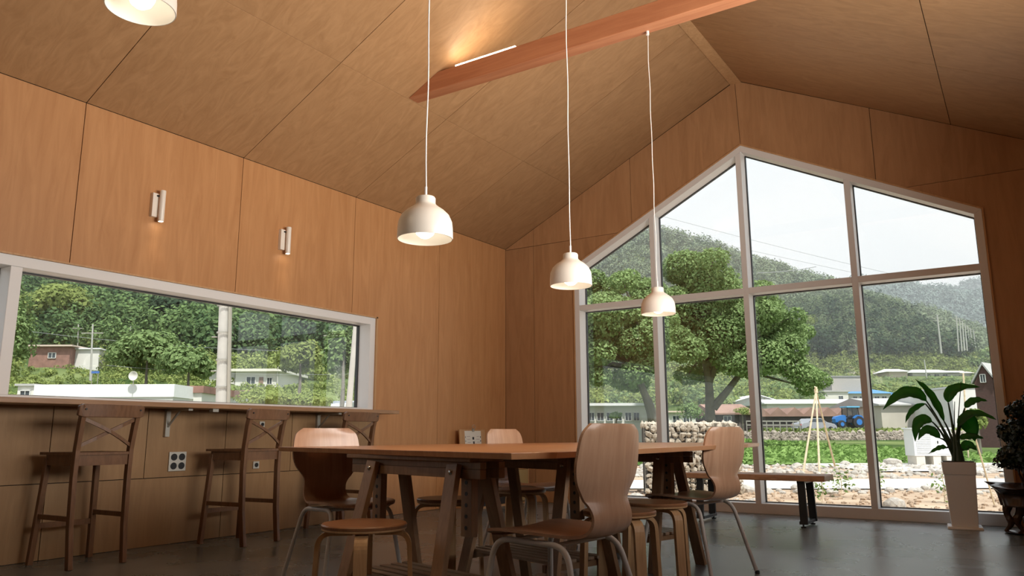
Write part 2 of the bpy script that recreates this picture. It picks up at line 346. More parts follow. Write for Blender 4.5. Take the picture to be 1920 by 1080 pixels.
rf.box(3.05, 3.27, RB-.5, .45, 4.748, 4.98)
rf.build('roof_deck', m_joint, ce)

# tie beam with light strip on top
tb = empty('tie_beam', (3.1, -3.265, 3.79), label='exposed orange pine tie beam spanning the ceiling slopes', cat='beam')
def W2(o, p): o.location = tuple(-Vector(p.location)); return o
bz0, bz1 = 3.79, 3.955
pb = MB().prism([(1.176, bz0), (5.145, bz0), (4.80, bz1), (1.505, bz1)], 'y', -3.33, -3.20).build('timber', m_beam, tb, bevel=.004); W2(pb, tb)
ls = MB().box(1.70, 2.32, -3.326, -3.300, bz1, bz1+.012).build('light_strip', emis('strip_light', (1.0, .88, .68), 28), tb); W2(ls, tb)
ls['label'] = 'glowing white light strip'

# ------------------------------------------------------------------ gable window
wgd = empty('window_1', (0,0,0), kind='structure')
FY0, FY1 = -.012, .20
fw = .066
outer = [(WX0, 0), (WX1, 0), (WX1, WS1), (WAX, WAZ), (WX0, WS0)]
inner = offset_poly(outer, fw)
inner[0] = (inner[0][0], .102); inner[1] = (inner[1][0], .102)
names = ['bottom_rail', 'right_jamb', 'right_rake', 'left_rake', 'left_jamb']
for i in range(5):
    j = (i+1) % 5
    MB().prism([outer[i], outer[j], inner[j], inner[i]], 'y', FY0, FY1).build(names[i], m_white, wgd, bevel=.003)
mulls = [2.075, 3.135, 4.235]; TZ0, TZ1 = 2.295, 2.360
def itop(x):
    (x0, z0), (xa, za), (x1, z1) = inner[4], inner[3], inner[2]
    return z0+(za-z0)*(x-x0)/(xa-x0) if x < xa else za+(z1-za)*(x-xa)/(x1-xa)
for mx_ in mulls:
    pl = [(mx_-.03, .102), (mx_+.03, .102), (mx_+.03, itop(mx_+.03))]
    if mx_-.03 < inner[3][0] < mx_+.03: pl.append(inner[3])
    pl.append((mx_-.03, itop(mx_-.03)))
    MB().prism(pl, 'y', FY0+.002, FY1).build('mullion', m_white, wgd, bevel=.003)
xs = [inner[0][0]]+[q for m_ in mulls for q in (m_-.03, m_+.03)]+[inner[1][0]]
cells = [(xs[i], xs[i+1]) for i in range(0, len(xs), 2)]
for a, b in cells:
    MB().box(a, b, FY0+.002, FY1, TZ0, TZ1).build('transom', m_white, wgd, bevel=.003)
    for poly in ([(a, .102), (b, .102), (b, TZ0), (a, TZ0)], [(a, TZ1), (b, TZ1), (b, itop(b))]+([inner[3]] if a < inner[3][0] < b else [])+[(a, itop(a))]):
        q = offset_poly(poly, .009); poly2 = poly if sum(poly[i][0]*poly[(i+1)%len(poly)][1]-poly[(i+1)%len(poly)][0]*poly[i][1] for i in range(len(poly))) > 0 else poly[::-1]
        g = MB(); n = len(q)
        for i in range(n):
            j = (i+1) % n; g.prism([poly2[i], poly2[j], q[j], q[i]], 'y', .150, .185)
        g.build('gasket', m_gasket, wgd)
        MB().prism(poly2, 'y', .165, .170).build('pane', m_glass, wgd)
# thin plywood reveals round the window
rv = MB(); g2 = offset_poly(outer, -.014)
for i in range(1, 5): rv.prism([outer[i], outer[(i+1) % 5], g2[(i+1) % 5], g2[i]], 'y', -.016, .0)
rv.build('trim_1', m_trimwood).__setitem__('kind', 'structure')

# ------------------------------------------------------------------ strip window, left wall
ws = empty('window_2', (0,0,0), kind='structure')
LX0, LX1 = -.21, -.012
IZ0, IZ1 = 1.075, 1.925
lev = MB().box(LX0, LX1, WY0+.02, WY1-.085, IZ1, WZ1-.006).build('head_rail', m_white, ws, bevel=.003)
MB().box(LX0, LX1, WY0+.02, WY1-.085, WZ0, IZ0).build('bottom_rail', m_white, ws, bevel=.003)
for a, b in ((WY1-.26, WY1-.02),): pass
MB().box(LX0, LX1, WY1-.085, WY1-.012, WZ0, WZ1-.006).build('right_jamb', m_white, ws, bevel=.003)
MB().box(LX0, LX1, WY0, WY0+.06, WZ0, WZ1-.006).build('left_jamb', m_white, ws, bevel=.003)
for my in (-5.83,): MB().box(LX0, LX1-.004, my-.075, my, IZ0, IZ1).build('mullion', m_white, ws, bevel=.003)
for a, b in ((WY0+.06, -5.905), (-5.83, WY1-.085)):
    poly = [(a, IZ0), (b, IZ0), (b, IZ1), (a, IZ1)]; q = offset_poly(poly, .01); g = MB()
    for i in range(4): j = (i+1) % 4; g.prism([poly[i], poly[j], q[j], q[i]], 'x', -.20, -.165)
    g.build('gasket', m_gasket, ws); MB().prism(poly, 'x', -.185, -.180).build('pane', m_glass, ws)
MB().box(-.10, .004, WY1-.012, WY1+.010, WZ0, WZ1+.01).box(-.10, .004, WY0, WY1+.01, WZ1-.006, WZ1+.006).build('trim_2', m_trimwood).__setitem__('kind', 'structure')

# long window on the right wall (outside the view)
dr = empty('window_3', (0,0,0), kind='structure')
for a, b in ((DY0, -4.8), (-4.8, DY1)):
    f = MB(); f.box(RW+.05, RW+.12, a, a+.05, DZ0, DZ1).box(RW+.05, RW+.12, b-.05, b, DZ0, DZ1).box(RW+.05, RW+.12, a, b, DZ1-.06, DZ1).box(RW+.05, RW+.12, a, b, DZ0, DZ0+.06)
    f.build('window_frame', m_white, dr); MB().box(RW+.08, RW+.086, a+.05, b-.05, DZ0+.06, DZ1-.06).build('pane', m_glass, dr)

# ------------------------------------------------------------------ counter
co = empty('window_counter', (0, -6.2, 1.01), label='long brown wooden counter shelf running under the strip window', cat='counter')
t_ = MB().box(.001, .36, -9.9, -2.43, 1.010, 1.044).build('worktop', m_counter, co, bevel=.003); t_.location = (0, 6.2, -1.01)
for y in (-7.4, -4.70, -3.17):
    b = MB(); b.box(.001, .028, y-.018, y+.018, .80, 1.008); b.box(.02, .30, y-.018, y+.018, .992, 1.008); b.bar((.02, y, .87), (.17, y, .998), .012, .012)
    q = b.build('bracket', m_galv, co); q.location = (0, 6.2, -1.01)
s_ = MB().box(.30, .345, -4.54, -4.49, .985, 1.008).build('cable_clip', m_galv, co); s_.location = (0, 6.2, -1.01)

# ------------------------------------------------------------------ sockets
def socket(y, z, s, n, label):
    o = empty('wall_socket', (0.001, y, z), label=label, cat='socket')
    MB().box(0, .012, -s/2, s/2, -s/2, s/2).build('cover_plate', mat('steel_plate', (.62, .60, .54), .4, .3), o, bevel=.002)
    k = MB()
    for i in ((-1, 1) if n == 4 else (0,)):
        for j in ((-1, 1) if n == 4 else (0,)):
            oo = MB().lathe([(.0, .0), (.026 if n == 4 else s*.3, 0), (.026 if n == 4 else s*.3, .004), (0, .004)], n=20)
            oo.v = [(.012+c, i*s*.23+a, j*s*.23+b) for a, b, c in oo.v]
            oo.build('outlet', m_black, o)
socket(-4.585, .612, .145, 4, 'square steel plate with four black round outlets below the counter')
socket(-3.84, .56, .06, 1, 'small pale single outlet low on the wall behind the middle bar stool')
socket(-3.80, .90, .05, 1, 'small pale single outlet just under the counter behind the middle bar stool')

# ------------------------------------------------------------------ wall sconces
def sconce(y, z, label):
    o = empty('wall_sconce', (0, y, z), label=label, cat='wall lamp', group='slim white downlights above the strip window')
    MB().box(.0, .035, -.028, .022, -.085, .105).build('back_box', m_shade, o, bevel=.002)
    MB().lathe([(0, -.12), (.0001, -.12), (.021, -.12), (.022, -.118), (.022, .128), (.02, .13), (0, .13)], (.062, .035, 0), 24).build('tube', m_shade, o, smooth=True)
    c = MB().bar((.03, .005, .085), (.055, .03, .085), .012, .012).build('knob', m_black, o)
    MB().lathe([(0, -.1205), (.017, -.1205), (.017, -.119), (0, -.119)], (.062, .035, 0), 20).build('lamp_face', emis('sconce_led', (1, .86, .66), 22), o)
    s = bpy.data.lights.new('sconce_spot', 'SPOT'); s.energy = 1.4; s.spot_size = math.radians(75); s.spot_blend = .8; s.color = (1, .8, .55); s.shadow_soft_size = .02
    l = bpy.data.objects.new('sconce_spot', s); COL.objects.link(l); l.parent = o; l.location = (.062, .035, -.13); l.rotation_euler = (0, math.radians(-8), 0)
sconce(-4.955, 2.565, 'slim white tube wall lamp above the window, left one')
sconce(-3.70, 2.552, 'slim white tube wall lamp above the window, right one')

# ------------------------------------------------------------------ pendants
def pendant(y, ztop, label, z0=1.635, x=3.45):
    o = empty('pendant_lamp', (x, y, z0), label=label, cat='pendant lamp', group='cream dome pendant lamps in a row over the table')
    R = .119
    prof = [(R, 0), (R+.001, .004), (R, .045), (R-.003, .075), (R-.016, .105), (R-.038, .127), (R-.06, .142), (.047, .152), (.043, .160), (.043, .182), (.039, .188), (.004, .189)]
    inn = [(r-.003 if r > .006 else 0.0, z-.003) for r, z in prof[::-1]]; inn[-1] = (R-.003, 0)
    MB().lathe(prof+inn, n=48, close=True).build('lamp_shade', m_shade, o, smooth=True)
    MB().lathe([(0,-.0),(.018,.004),(.036,.018),(.046,.04),(.048,.055),(.042,.078),(.025,.1),(.018,.12),(.018,.15),(0,.15)], (0,0,.002), 24).build('bulb', m_bulb, o, smooth=True)
    MB().tube([(0,0,.188),(0,0,.235)], .006, 10).build('stem', m_cord, o, smooth=True)
    h = ztop-z0
    pts = [(0.002*math.sin(k*1.3+y*5), 0.002*math.cos(k*.9+y*3), .235+(h-.235)*k/24) for k in range(25)]
    MB().tube(pts, .0032, 8).build('cord', m_cord, o, smooth=True)
    MB().lathe([(0,h-.03),(.012,h-.03),(.012,h),(0,h)], n=12).build('ceiling_cap', m_cord, o)
    p = bpy.data.lights.new('pendant_light', 'SPOT'); p.energy = 9; p.color = (1, .78, .50); p.shadow_soft_size = .04; p.spot_size = math.radians(150); p.spot_blend = .5
    l = bpy.data.objects.new('pendant_light', p); COL.objects.link(l); l.parent = o; l.location = (0, 0, -.012)
pendant(-3.232, 3.79, 'smallest-looking cream pendant lamp hanging from the tie beam in front of the tall window')
pendant(-4.495, roofR(3.45), 'cream pendant lamp second from the tall window, left of its sloping frame')
pendant(-5.786, roofR(3.45), 'large cream pendant lamp in front of the plywood wall with its round bulb showing')
pendant(-6.87, roofL(3.0), 'cream pendant lamp cut off by the top left edge of the photo', z0=2.33, x=3.0)

# ------------------------------------------------------------------ table
TT = .7435
poly = [(2.08,-5.365),(4.024,-5.99),(4.10,-5.80),(4.105,-5.3),(4.10,-4.7),(4.085,-4.17),(4.06,-3.35),(3.99,-2.85),(3.868,-2.69),(3.21,-2.69),(2.64,-2.88),(2.45,-3.40),(2.34,-3.85),(2.22,-4.35),(2.24,-4.8),(2.20,-5.2)]
tab = empty('dining_table', (3.2, -4.4, 0), label='long wooden slab table on trestles in the middle of the room', cat='table')
cx_, cy_ = 3.2, -4.4
poly = [(CX+(x-CX)*1.039, CY+(y-CY)*1.039) for x, y in poly]
poly_l = [(x-cx_, y-cy_) for x, y in poly]
tp = MB(); top = poly_l; bot = offset_poly(poly_l, .006); n = len(top)
if sum(top[i][0]*top[(i+1)%n][1]-top[(i+1)%n][0]*top[i][1] for i in range(n)) < 0: top = top[::-1]
tp.add([(x,y,TT) for x,y in top]+[(x,y,TT-.024) for x,y in bot], [tuple(range(n)), tuple(range(n, 2*n))[::-1]]+[(i,(i+1)%n,n+(i+1)%n,n+i) for i in range(n)])
tp.build('tabletop', m_table, tab, bevel=.002)
def trestle(cx, cy, rz):
    o = empty('trestle', (cx, cy, 0), rz, label='brown wooden trestle with slatted shelf and peg holes under the table', cat='trestle', group='trestles carrying the slab table')
    H_ = TT-.024
    MB().box(-.49, .44, -.09, .09, H_-.018, H_-.001).build('top_plate', m_trestle, o, bevel=.002)
    for s in (-1, 1):
        MB().box(-.475, .475, s*.05-.016, s*.05+.016, H_-.046, H_-.0185).build('upper_rail', m_trestle, o, bevel=.001)
        MB().box(-.475, .475, s*.05-.016, s*.05+.016, H_-.085, H_-.047).build('lower_rail', m_trestle, o, bevel=.002)
    for x in (-.33, .33):
        po = MB().box(x-.034, x+.034, -.017, .017, .40, H_-.05).build('peg_post', m_trestle, o, bevel=.002)
        for k in range(5):
            hh = MB().lathe([(0,-.0185),(.0085,-.0185),(.0085,.0185),(0,.0185)], n=14); hh.v = [(x+a, c, 0.435+k*.045+b) for a, b, c in hh.v]
            hh.build('peg_hole', m_black, po)
    for sx_ in (-1, 1):
        for sy in (-1, 1):
            a = (sx_*.2975+.0325, sy*.082, H_-.03); b = (sx_*.345+.0325, sy*.24, 0.0)
            q = MB().bar(a, b, .072, .026, up=(0, 1, .2)); 
            q.build('leg', m_trestle, o, bevel=.002)
            bo = MB().lathe([(0,.0),(.012,.0),(.012,.006),(.007,.012),(0,.013)], n=14)
            bo.v = [(sx_*.2995+.0325+x_, sy*(.098+z_), H_-.06+y_) for x_, y_, z_ in bo.v]; bo.build('bolt', m_bolt, o, smooth=True)
    for s in (-1, 1): MB().box(s*.30-.012, s*.30+.012, -.20, .20, .165, .20).build('cross_bar', m_trestle, o)
    for k in range(6): MB().box(-.33, .33, -.155+k*.062-.02, -.155+k*.062+.02, .2005, .214).build('shelf_slat', m_slat, o)
    return o
t1 = trestle(3.26, -5.55, -.24)
for (x, y, a) in ((3.32, -4.72, -.28), (3.30, -3.50, -.26)):
    c = copy_tree(t1); c.location = (x, y, 0); c.rotation_euler = (0, 0, a)
t1['label'] = 'brown wooden trestle nearest the camera, two bolts facing us, under the table'
tr = [o for o in COL.objects if o.name.startswith('trestle')]
tr[1]['label'] = 'middle brown trestle with a dark slatted shelf seen behind the front chair seat'
tr[2]['label'] = 'farthest brown trestle under the window end of the table'

# ------------------------------------------------------------------ round stools
def stool():
    o = empty('round_stool', label='x', cat='stool', group='round bentwood stools around the table')
    MB().lathe([(0,.423),(.170,.423),(.175,.427),(.175,.433),(0,.433)], n=48).build('seat_ply', m_ply_edge, o, smooth=True)
    MB().lathe([(0,.4335),(.175,.4335),(.1765,.437),(.1765,.445),(.172,.45),(0,.45)], n=48).build('seat', m_stool_top, o, smooth=True)
    for k in range(4):
        a = k*PI/2; d = Vector((math.cos(a), math.sin(a), 0)); s = Vector((-d.y, d.x, 0))
        pts = fillet([d*.045+Vector((0,0,.412)), d*.185+Vector((0,0,.412)), d*.205+Vector((0,0,0))], .06, 8)
        MB().strap(pts, .052, .019, s).build('leg', m_ply_edge, o)
    return o
st0 = stool()
spots = [(3.18,-5.82,.12,'round stool with dark seat in the foreground left of the front chair'),
         (3.80,-4.24,.5,'round stool under the seat of the window-side chair, right of the other stools'),
         (3.84,-4.76,.35,'round stool directly behind the back of the front chair'),
         (2.68,-4.62,.2,'round stool on the far side of the table, left of the trestle post'),
         (2.62,-3.75,.4,'round stool farthest away, in front of the far chair')]
for i, (x, y, a, lb) in enumerate(spots):
    c = st0 if i == 0 else copy_tree(st0); c.location = (x, y, 0); c.rotation_euler = (0,0,a+yaw*-1); c['label'] = lb

# ------------------------------------------------------------------ shell chairs
PROF = [(.232,.418),(.222,.433),(.19,.444),(.14,.449),(.07,.449),(0,.446),(-.07,.441),(-.13,.436),(-.170,.436),(-.200,.441),(-.223,.455),(-.238,.478),(-.243,.505),
        (-.241,.535),(-.238,.565),(-.238,.60),(-.243,.64),(-.250,.69),(-.258,.74),(-.266,.79),(-.273,.822),(-.278,.849)]
WID =  [.140,.176,.200,.210,.214,.208,.190,.166,.150,.142,.137,.134,.133,.137,.148,.172,.202,.216,.213,.205,.190,.150]
def interp(arr, t):
    i = min(int(t), len(arr)-2); f = t-i
    p0 = arr[max(i-1,0)]; p1 = arr[i]; p2 = arr[i+1]; p3 = arr[min(i+2,len(arr)-1)]
    return 0.5*((2*p1)+(-p0+p2)*f+(2*p0-5*p1+4*p2-p3)*f*f+(-p0+3*p1-3*p2+p3)*f**3)
def chair():
    o = empty('shell_chair', label='x', cat='chair', group='bent plywood chairs around the table')
    NS, NU = 64, 12; th = .011; P = []; last = len(PROF)-1
    ts = [i/NS*last for i in range(NS+1)]
    ts = ts[:-1]+[last-.12, last]
    ys_, zs_, ws_ = [p[0] for p in PROF], [p[1] for p in PROF], WID
    rows = []
    for t in ts:
        y, z, wd = interp(ys_, t), interp(zs_, t), interp(ws_, t)
        y2, z2 = interp(ys_, max(t-.05, 0)), interp(zs_, max(t-.05, 0)); y3, z3 = interp(ys_, min(t+.05, last)), interp(zs_, min(t+.05, last))
        d = Vector((0, y3-y2, z3-z2)).normalized(); nrm = Vector((1,0,0)).cross(d)   # up on the seat, forward on the back
        if nrm.z < 0 and t < 5: nrm = -nrm
        rows.append((y, z, wd, nrm))
    for (y, z, wd, nrm) in rows:
        if nrm.y < 0 and z > .6: nrm = -nrm
    # consistent normal: rotate so it faces the sitter
    R_ = []
    for (y, z, wd, nrm) in rows:
        c = Vector((0, y+.0, z)); tgt = Vector((0, .05, .75))-c
        if nrm.dot(tgt) < 0: nrm = -nrm
        R_.append((y, z, wd, nrm))
    def vert(r, u, side):
        y, z, wd, nrm = r; c = .030*(u*u) if z > .50 else .012*u*u
        k = min(1, max(0, (z-.47)/.1)); c = .010*u*u*(1-k)+.028*u*u*k
        return Vector((u*wd, y+c*k, z+c*(1-k)))-nrm*(0 if side == 0 else th)
    m = len(R_); V = []
    for side in (0, 1):
        for r in R_:
            for j in range(NU+1): V.append(vert(r, -1+2*j/NU, side))
    def id_(side, i, j): return side*m*(NU+1)+i*(NU+1)+j
    F = []; 
    for i in range(m-1):
        for j in range(NU):
            F.append((id_(0,i,j), id_(0,i,j+1), id_(0,i+1,j+1), id_(0,i+1,j))); F.append((id_(1,i,j), id_(1,i+1,j), id_(1,i+1,j+1), id_(1,i,j+1)))
    E_ = []
    for i in range(m-1):
        for j in (0, NU): E_.append((id_(0,i,j), id_(0,i+1,j), id_(1,i+1,j), id_(1,i,j)))
    for j in range(NU):
        for i in (0, m-1): E_.append((id_(0,i,j), id_(0,i,j+1), id_(1,i,j+1), id_(1,i,j)))
    MB().add(V, F+E_).build('shell', m_shell, o, smooth=True)
    e = MB().add([tuple(v) for v in V], E_)
    used = sorted({i for f_ in E_ for i in f_}); mp = {a: b for b, a in enumerate(used)}
    ce_ = Vector((0,0,0)); ev = []
    for i in used:
        v = Vector(V[i]); ev.append((v.x*1.0015, v.y, v.z))
    MB().add(ev, [tuple(mp[i] for i in f_) for f_ in E_]).build('shell_edge', m_shell_edge, o)
    for s in (-1, 1):
        pts = fillet([(s*.245,.225,0.004),(s*.178,.175,.418),(s*.172,-.155,.410),(s*.235,-.265,0.004)], .07, 8)
        k = next(i for i in range(len(pts)) if pts[i].y < -.145 and pts[i].z > .3)
        MB().tube(pts[:len(pts)//2+1], .0115, 12).build('front_leg', m_tube, o, smooth=True)
        pr = [Vector((s*.176,.06,.4165)), Vector((s*.172,-.135,.411))]; pr = [pts[len(pts)//2]]+pts[len(pts)//2+1:]
        MB().tube(pr, .0115, 12).build('rear_leg', m_tube, o, smooth=True)
        for y, x in ((.225,.245),(-.265,.235)):
            MB().lathe([(0,0),(.014,0),(.014,.014),(.012,.02),(0,.02)], (s*x, y, 0), 12).build('foot_cap', m_black, o)
    MB().tube([(-.172,.10,.414),(.172,.10,.414)], .009, 10).build('cross_tube', m_tube, o, smooth=True)
    MB().tube([(-.172,-.10,.409),(.172,-.10,.409)], .009, 10).build('cross_tube', m_tube, o, smooth=True)
    return o
c0 = chair()
for i, (x, y, a, lb) in enumerate([
    (3.96,-5.55,1.473,'bent oak chair in the foreground, its back to the right, seat under the table'),
    (3.80,-3.66,1.33,'bent oak chair near the tall window with its seat shining white'),
    (2.305,-5.06,-1.83,'bent plywood chair at the left end of the table facing us'),
    (2.46,-3.36,-1.66,'bent plywood chair farthest away by the plywood corner')]):
    c = c0 if i == 0 else copy_tree(c0); c.location = (x, y, 0); c.rotation_euler = (0,0,a); c['label'] = lb

# ------------------------------------------------------------------ bar stools
def bar_stool():      # faces +y locally, seat at .70
    o = empty('bar_stool', label='x', cat='bar stool', group='brown cross-back bar stools at the counter')
    for s in (-1, 1):
        pts = [(s*.175,-.205,0),(s*.178,-.175,.25),(s*.180,-.165,.55),(s*.180,-.170,.72),(s*.183,-.195,.88),(s*.186,-.225,1.005)]
        q = MB().strap(pts, .030, .040, (1,0,0)); l = q.build('rear_post', m_bar, o, bevel=.003)
        bo = MB().lathe([(0,0),(.006,0),(.006,.003),(0,.003)], n=10); bo.v = [(s*.185+a, -.246-c, .975+b) for a, b, c in bo.v]; bo.build('bolt', m_black, o)
        MB().bar((s*.165,.175,.665), (s*.195,.215,0), .034, .034, up=(0,1,0)).build('front_leg', m_bar, o, bevel=.003)
        MB().bar((s*.178,-.165,.655), (s*.168,.175,.655), .020, .065, up=(0,0,1)).build('side_rail', m_bar, o)
        MB().bar((s*.180,-.175,.30), (s*.182,.197,.30), .018, .030, up=(0,0,1)).build('side_stretcher', m_bar, o)
    MB().bar((-.168,.178,.655), (.168,.178,.655), .02, .065, up=(0,0,1)).build('front_rail', m_bar, o)
    MB().bar((-.175,-.165,.655), (.175,-.165,.655), .02, .065, up=(0,0,1)).build('rear_rail', m_bar, o)
    MB().bar((-.185,.203,.24), (.185,.203,.24), .022, .034, up=(0,0,1)).build('footrest', m_bar, o)
    # dished seat
    sv = MB(); n = 12; V = []
    for i in range(n+1):
        for j in range(n+1):
            u = -1+2*i/n; v = -1+2*j/n; V.append((u*(.198-.008*v*-1), v*.195+.01, .706-.010*max(0, 1-u*u)*max(0, 1-(v*.9)**2)))
    b = len(V); V += [(x,y,.688) for x,y,z in V]; F = []
    for i in range(n):
        for j in range(n):
            a = i*(n+1)+j; F.append((a,a+n+1,a+n+2,a+1)); F.append((b+a,b+a+1,b+a+n+2,b+a+n+1))
    for i in range(n):
        for a, c in ((i*(n+1),(i+1)*(n+1)),(i*(n+1)+n,(i+1)*(n+1)+n),(i,i+1),(n*(n+1)+i,n*(n+1)+i+1)): F.append((a,c,b+c,b+a))
    sv.add(V, F).build('seat', m_bar, o, smooth=True)
    # curved top rail
    N = 16; tr_ = MB(); V = []
    for i in range(N+1):
        u = -1+2*i/N; y = -.205-.035*(1-u*u)+.004; wz = .082*(1-max(0, abs(u)-.93)*4)
        x = u*.222
        for dy, dz in ((-.012,0),(.012,0),(.012,1),(-.012,1)): V.append((x, y-.012*dz*.8+dy-.012, .925+(.082-wz)/2+dz*wz))
    F = []
    for i in range(N):
        for k in range(4): F.append((i*4+k, i*4+(k+1)%4, i*4+4+(k+1)%4, i*4+4+k))
    F += [(3,2,1,0), (N*4,N*4+1,N*4+2,N*4+3)]
    tr_.add(V, F).build('top_rail', m_bar, o, bevel=.004)
    # cross brace
    for s in (-1, 1):
        pts = [(s*-.172,-.178,.745),(s*-.08,-.205,.795),(0,-.215+.008*s,.835),(s*.08,-.215,.875),(s*.172,-.205,.915)]
        MB().strap(pts, .024, .012, (0,0,1)).build('cross_brace', m_bar, o)
    return o
bs = bar_stool()
for i, (x, y, a, lb) in enumerate([(.335,-5.455,.03,'brown cross-back bar stool nearest the camera at the left'),
                                   (.385,-4.25,.12,'brown cross-back bar stool in the middle, beside the left shell chair'),
                                   (.345,-3.17,.02,'brown cross-back bar stool farthest along, half hidden by the left shell chair')]):
    c = bs if i == 0 else copy_tree(bs); c.location = (x, y, 0); c.rotation_euler = (0,0,PI/2+a); c['label'] = lb

# ------------------------------------------------------------------ bench
bn = empty('slab_bench', (3.39,-.86,0), .0, label='low live-edge wooden bench on black steel frame legs by the window', cat='bench')
N = 26; V = []; 
for i in range(N+1):
    x = -.655+1.28*i/N; w1 = .20+.010*math.sin(i*.9)+.006*math.sin(i*2.3); w2 = .20+.012*math.sin(i*.7+1)+.006*math.sin(i*1.9)
    V += [(x,-w1,.395),(x,w2,.395),(x,w2-.01,.446),(x,-w1+.012,.446)]
F = [tuple([i*4+k, i*4+(k+1)%4, i*4+4+(k+1)%4, i*4+4+k]) for i in range(N) for k in range(4)]+[(3,2,1,0),(N*4,N*4+1,N*4+2,N*4+3)]
MB().add(V, F).build('seat_slab', m_bench, bn, bevel=.008)
for x in (-.50,.42):
    fr = MB()
    for y in (-.155,.155): fr.bar((x, y*1.0, .394), (x+.01*(1 if x > 0 else -1), y*1.12, .028), .065, .03, up=(0,1,0))
    fr.bar((x,-.18,.385), (x,.18,.385), .065, .018, up=(0,0,1)); fr.bar((x,-.18,.04), (x,.18,.04), .065, .026, up=(0,0,1))
    l = fr.build('leg_frame', m_steel, bn, bevel=.002)
    for y in (-.175,.175): MB().lathe([(0,0),(.022,0),(.024,.01),(.008,.012),(.008,.03),(0,.03)], (x,y,0), 14).build('levelling_foot', m_black, l)

# ------------------------------------------------------------------ tall white planter with strelitzia
pt = empty('planter', (4.99,-.33,0), .10, label='tall tapered white square planter standing before the window', cat='planter')
def frust(z0, z1, a0, a1, cx0=0, cx1=0):
    v = [(cx0-a0,-a0,z0),(cx0+a0,-a0,z0),(cx0+a0,a0,z0),(cx0-a0,a0,z0),(cx1-a1,-a1,z1),(cx1+a1,-a1,z1),(cx1+a1,a1,z1),(cx1-a1,a1,z1)]
    return MB().add(v, [(0,3,2,1),(4,5,6,7),(0,1,5,4),(1,2,6,5),(2,3,7,6),(3,0,4,7)])
frust(.0,.022,.135,.130).build('saucer', m_pot, pt, bevel=.004)
frust(.022,.455,.100,.118).build('body', m_pot, pt, bevel=.004)
rim = frust(.455,.56,.124,.130); rim.build('rim', m_pot, pt, bevel=.004)
frust(.56,.566,.118,.118).build('soil', m_soil, pt)
pl = empty('strelitzia_plant', (4.99,-.33,.566), 0, label='green broad-leaved plant growing in the tall white planter', cat='plant')
m_leaf_dark = mat('broad_leaf', (0.012,0.05,0.014), .38, noise=.35, nscale=6)
def leaf_material():
    m = bpy.data.materials.new('broad_leaf_translucent'); m.use_nodes = True; n = m.node_tree.nodes; L = m.node_tree.links; b = n['Principled BSDF']
    b.inputs['Base Color'].default_value = (0.03,0.13,0.035,1); b.inputs['Roughness'].default_value = .38
    t = n.new('ShaderNodeBsdfTranslucent'); t.inputs[0].default_value = (0.10,0.45,0.05,1); mx = n.new('ShaderNodeMixShader'); mx.inputs[0].default_value = .42
    o = n['Material Output']; L.new(b.outputs[0], mx.inputs[1]); L.new(t.outputs[0], mx.inputs[2]); L.new(mx.outputs[0], o.inputs[0]); return m
m_leaf = leaf_material(); m_stem = mat('leaf_stem', (0.02,0.055,0.02), .45)
def PL(px, py, dy=0.0):   # point in the plant's own depth plane
    y = -.33+dy; d0 = at(px, py, 1)-Vector((CX,CY,CZ)); t = (y-CY)/d0.y
    return Vector((CX,CY,CZ))+d0*t-Vector((4.99,-.33,.566))
def big_leaf(base, mid, tip, width, nrm, droop=0.0, fold=.25, stemw=.007, root=None):
    # petiole from root to base, then blade base->mid->tip
    root = root or Vector((random.uniform(-.02,.02), random.uniform(-.02,.02), 0))
    s = MB(); pts = [root, root*.5+base*.45+Vector((0,0,.10)), base]; pp = [pts[0]*(1-t)**2+pts[1]*2*t*(1-t)+pts[2]*t*t for t in [k/10 for k in range(11)]]
    s.tube(pp, [.015-.009*k/10 for k in range(11)], 8); so_ = s.build('leaf_stalk', m_stem, pl, smooth=True)
    N = 14; V = []; nrm = Vector(nrm).normalized()
    for i in range(N+1):
        t = i/N; c = base*(1-t)**2+mid*2*t*(1-t)+tip*t*t; d = ((mid-base)*(1-t)+(tip-mid)*t).normalized()
        side = d.cross(nrm).normalized(); up = side.cross(d).normalized()
        wd = width*(math.sin(PI*min(1, t**.75))**.8)*(1-.15*t)+.001 if 0 < t < 1 else .001
        for u in (-1,-.5,0,.5,1):
            wob = .006*math.sin(i*1.7+u*2)
            V.append(c+side*(wd*u*math.cos(fold*abs(u)*1.5))+up*(abs(u)*wd*fold*1.3+wob*abs(u)))
    F = [(i*5+j, i*5+j+1, i*5+5+j+1, i*5+5+j) for i in range(N) for j in range(4)]
    b = MB().add(V, F).build('leaf', m_leaf, pl, smooth=True); so2 = b.modifiers.new('s', 'SOLIDIFY'); so2.thickness = .0012
    return b
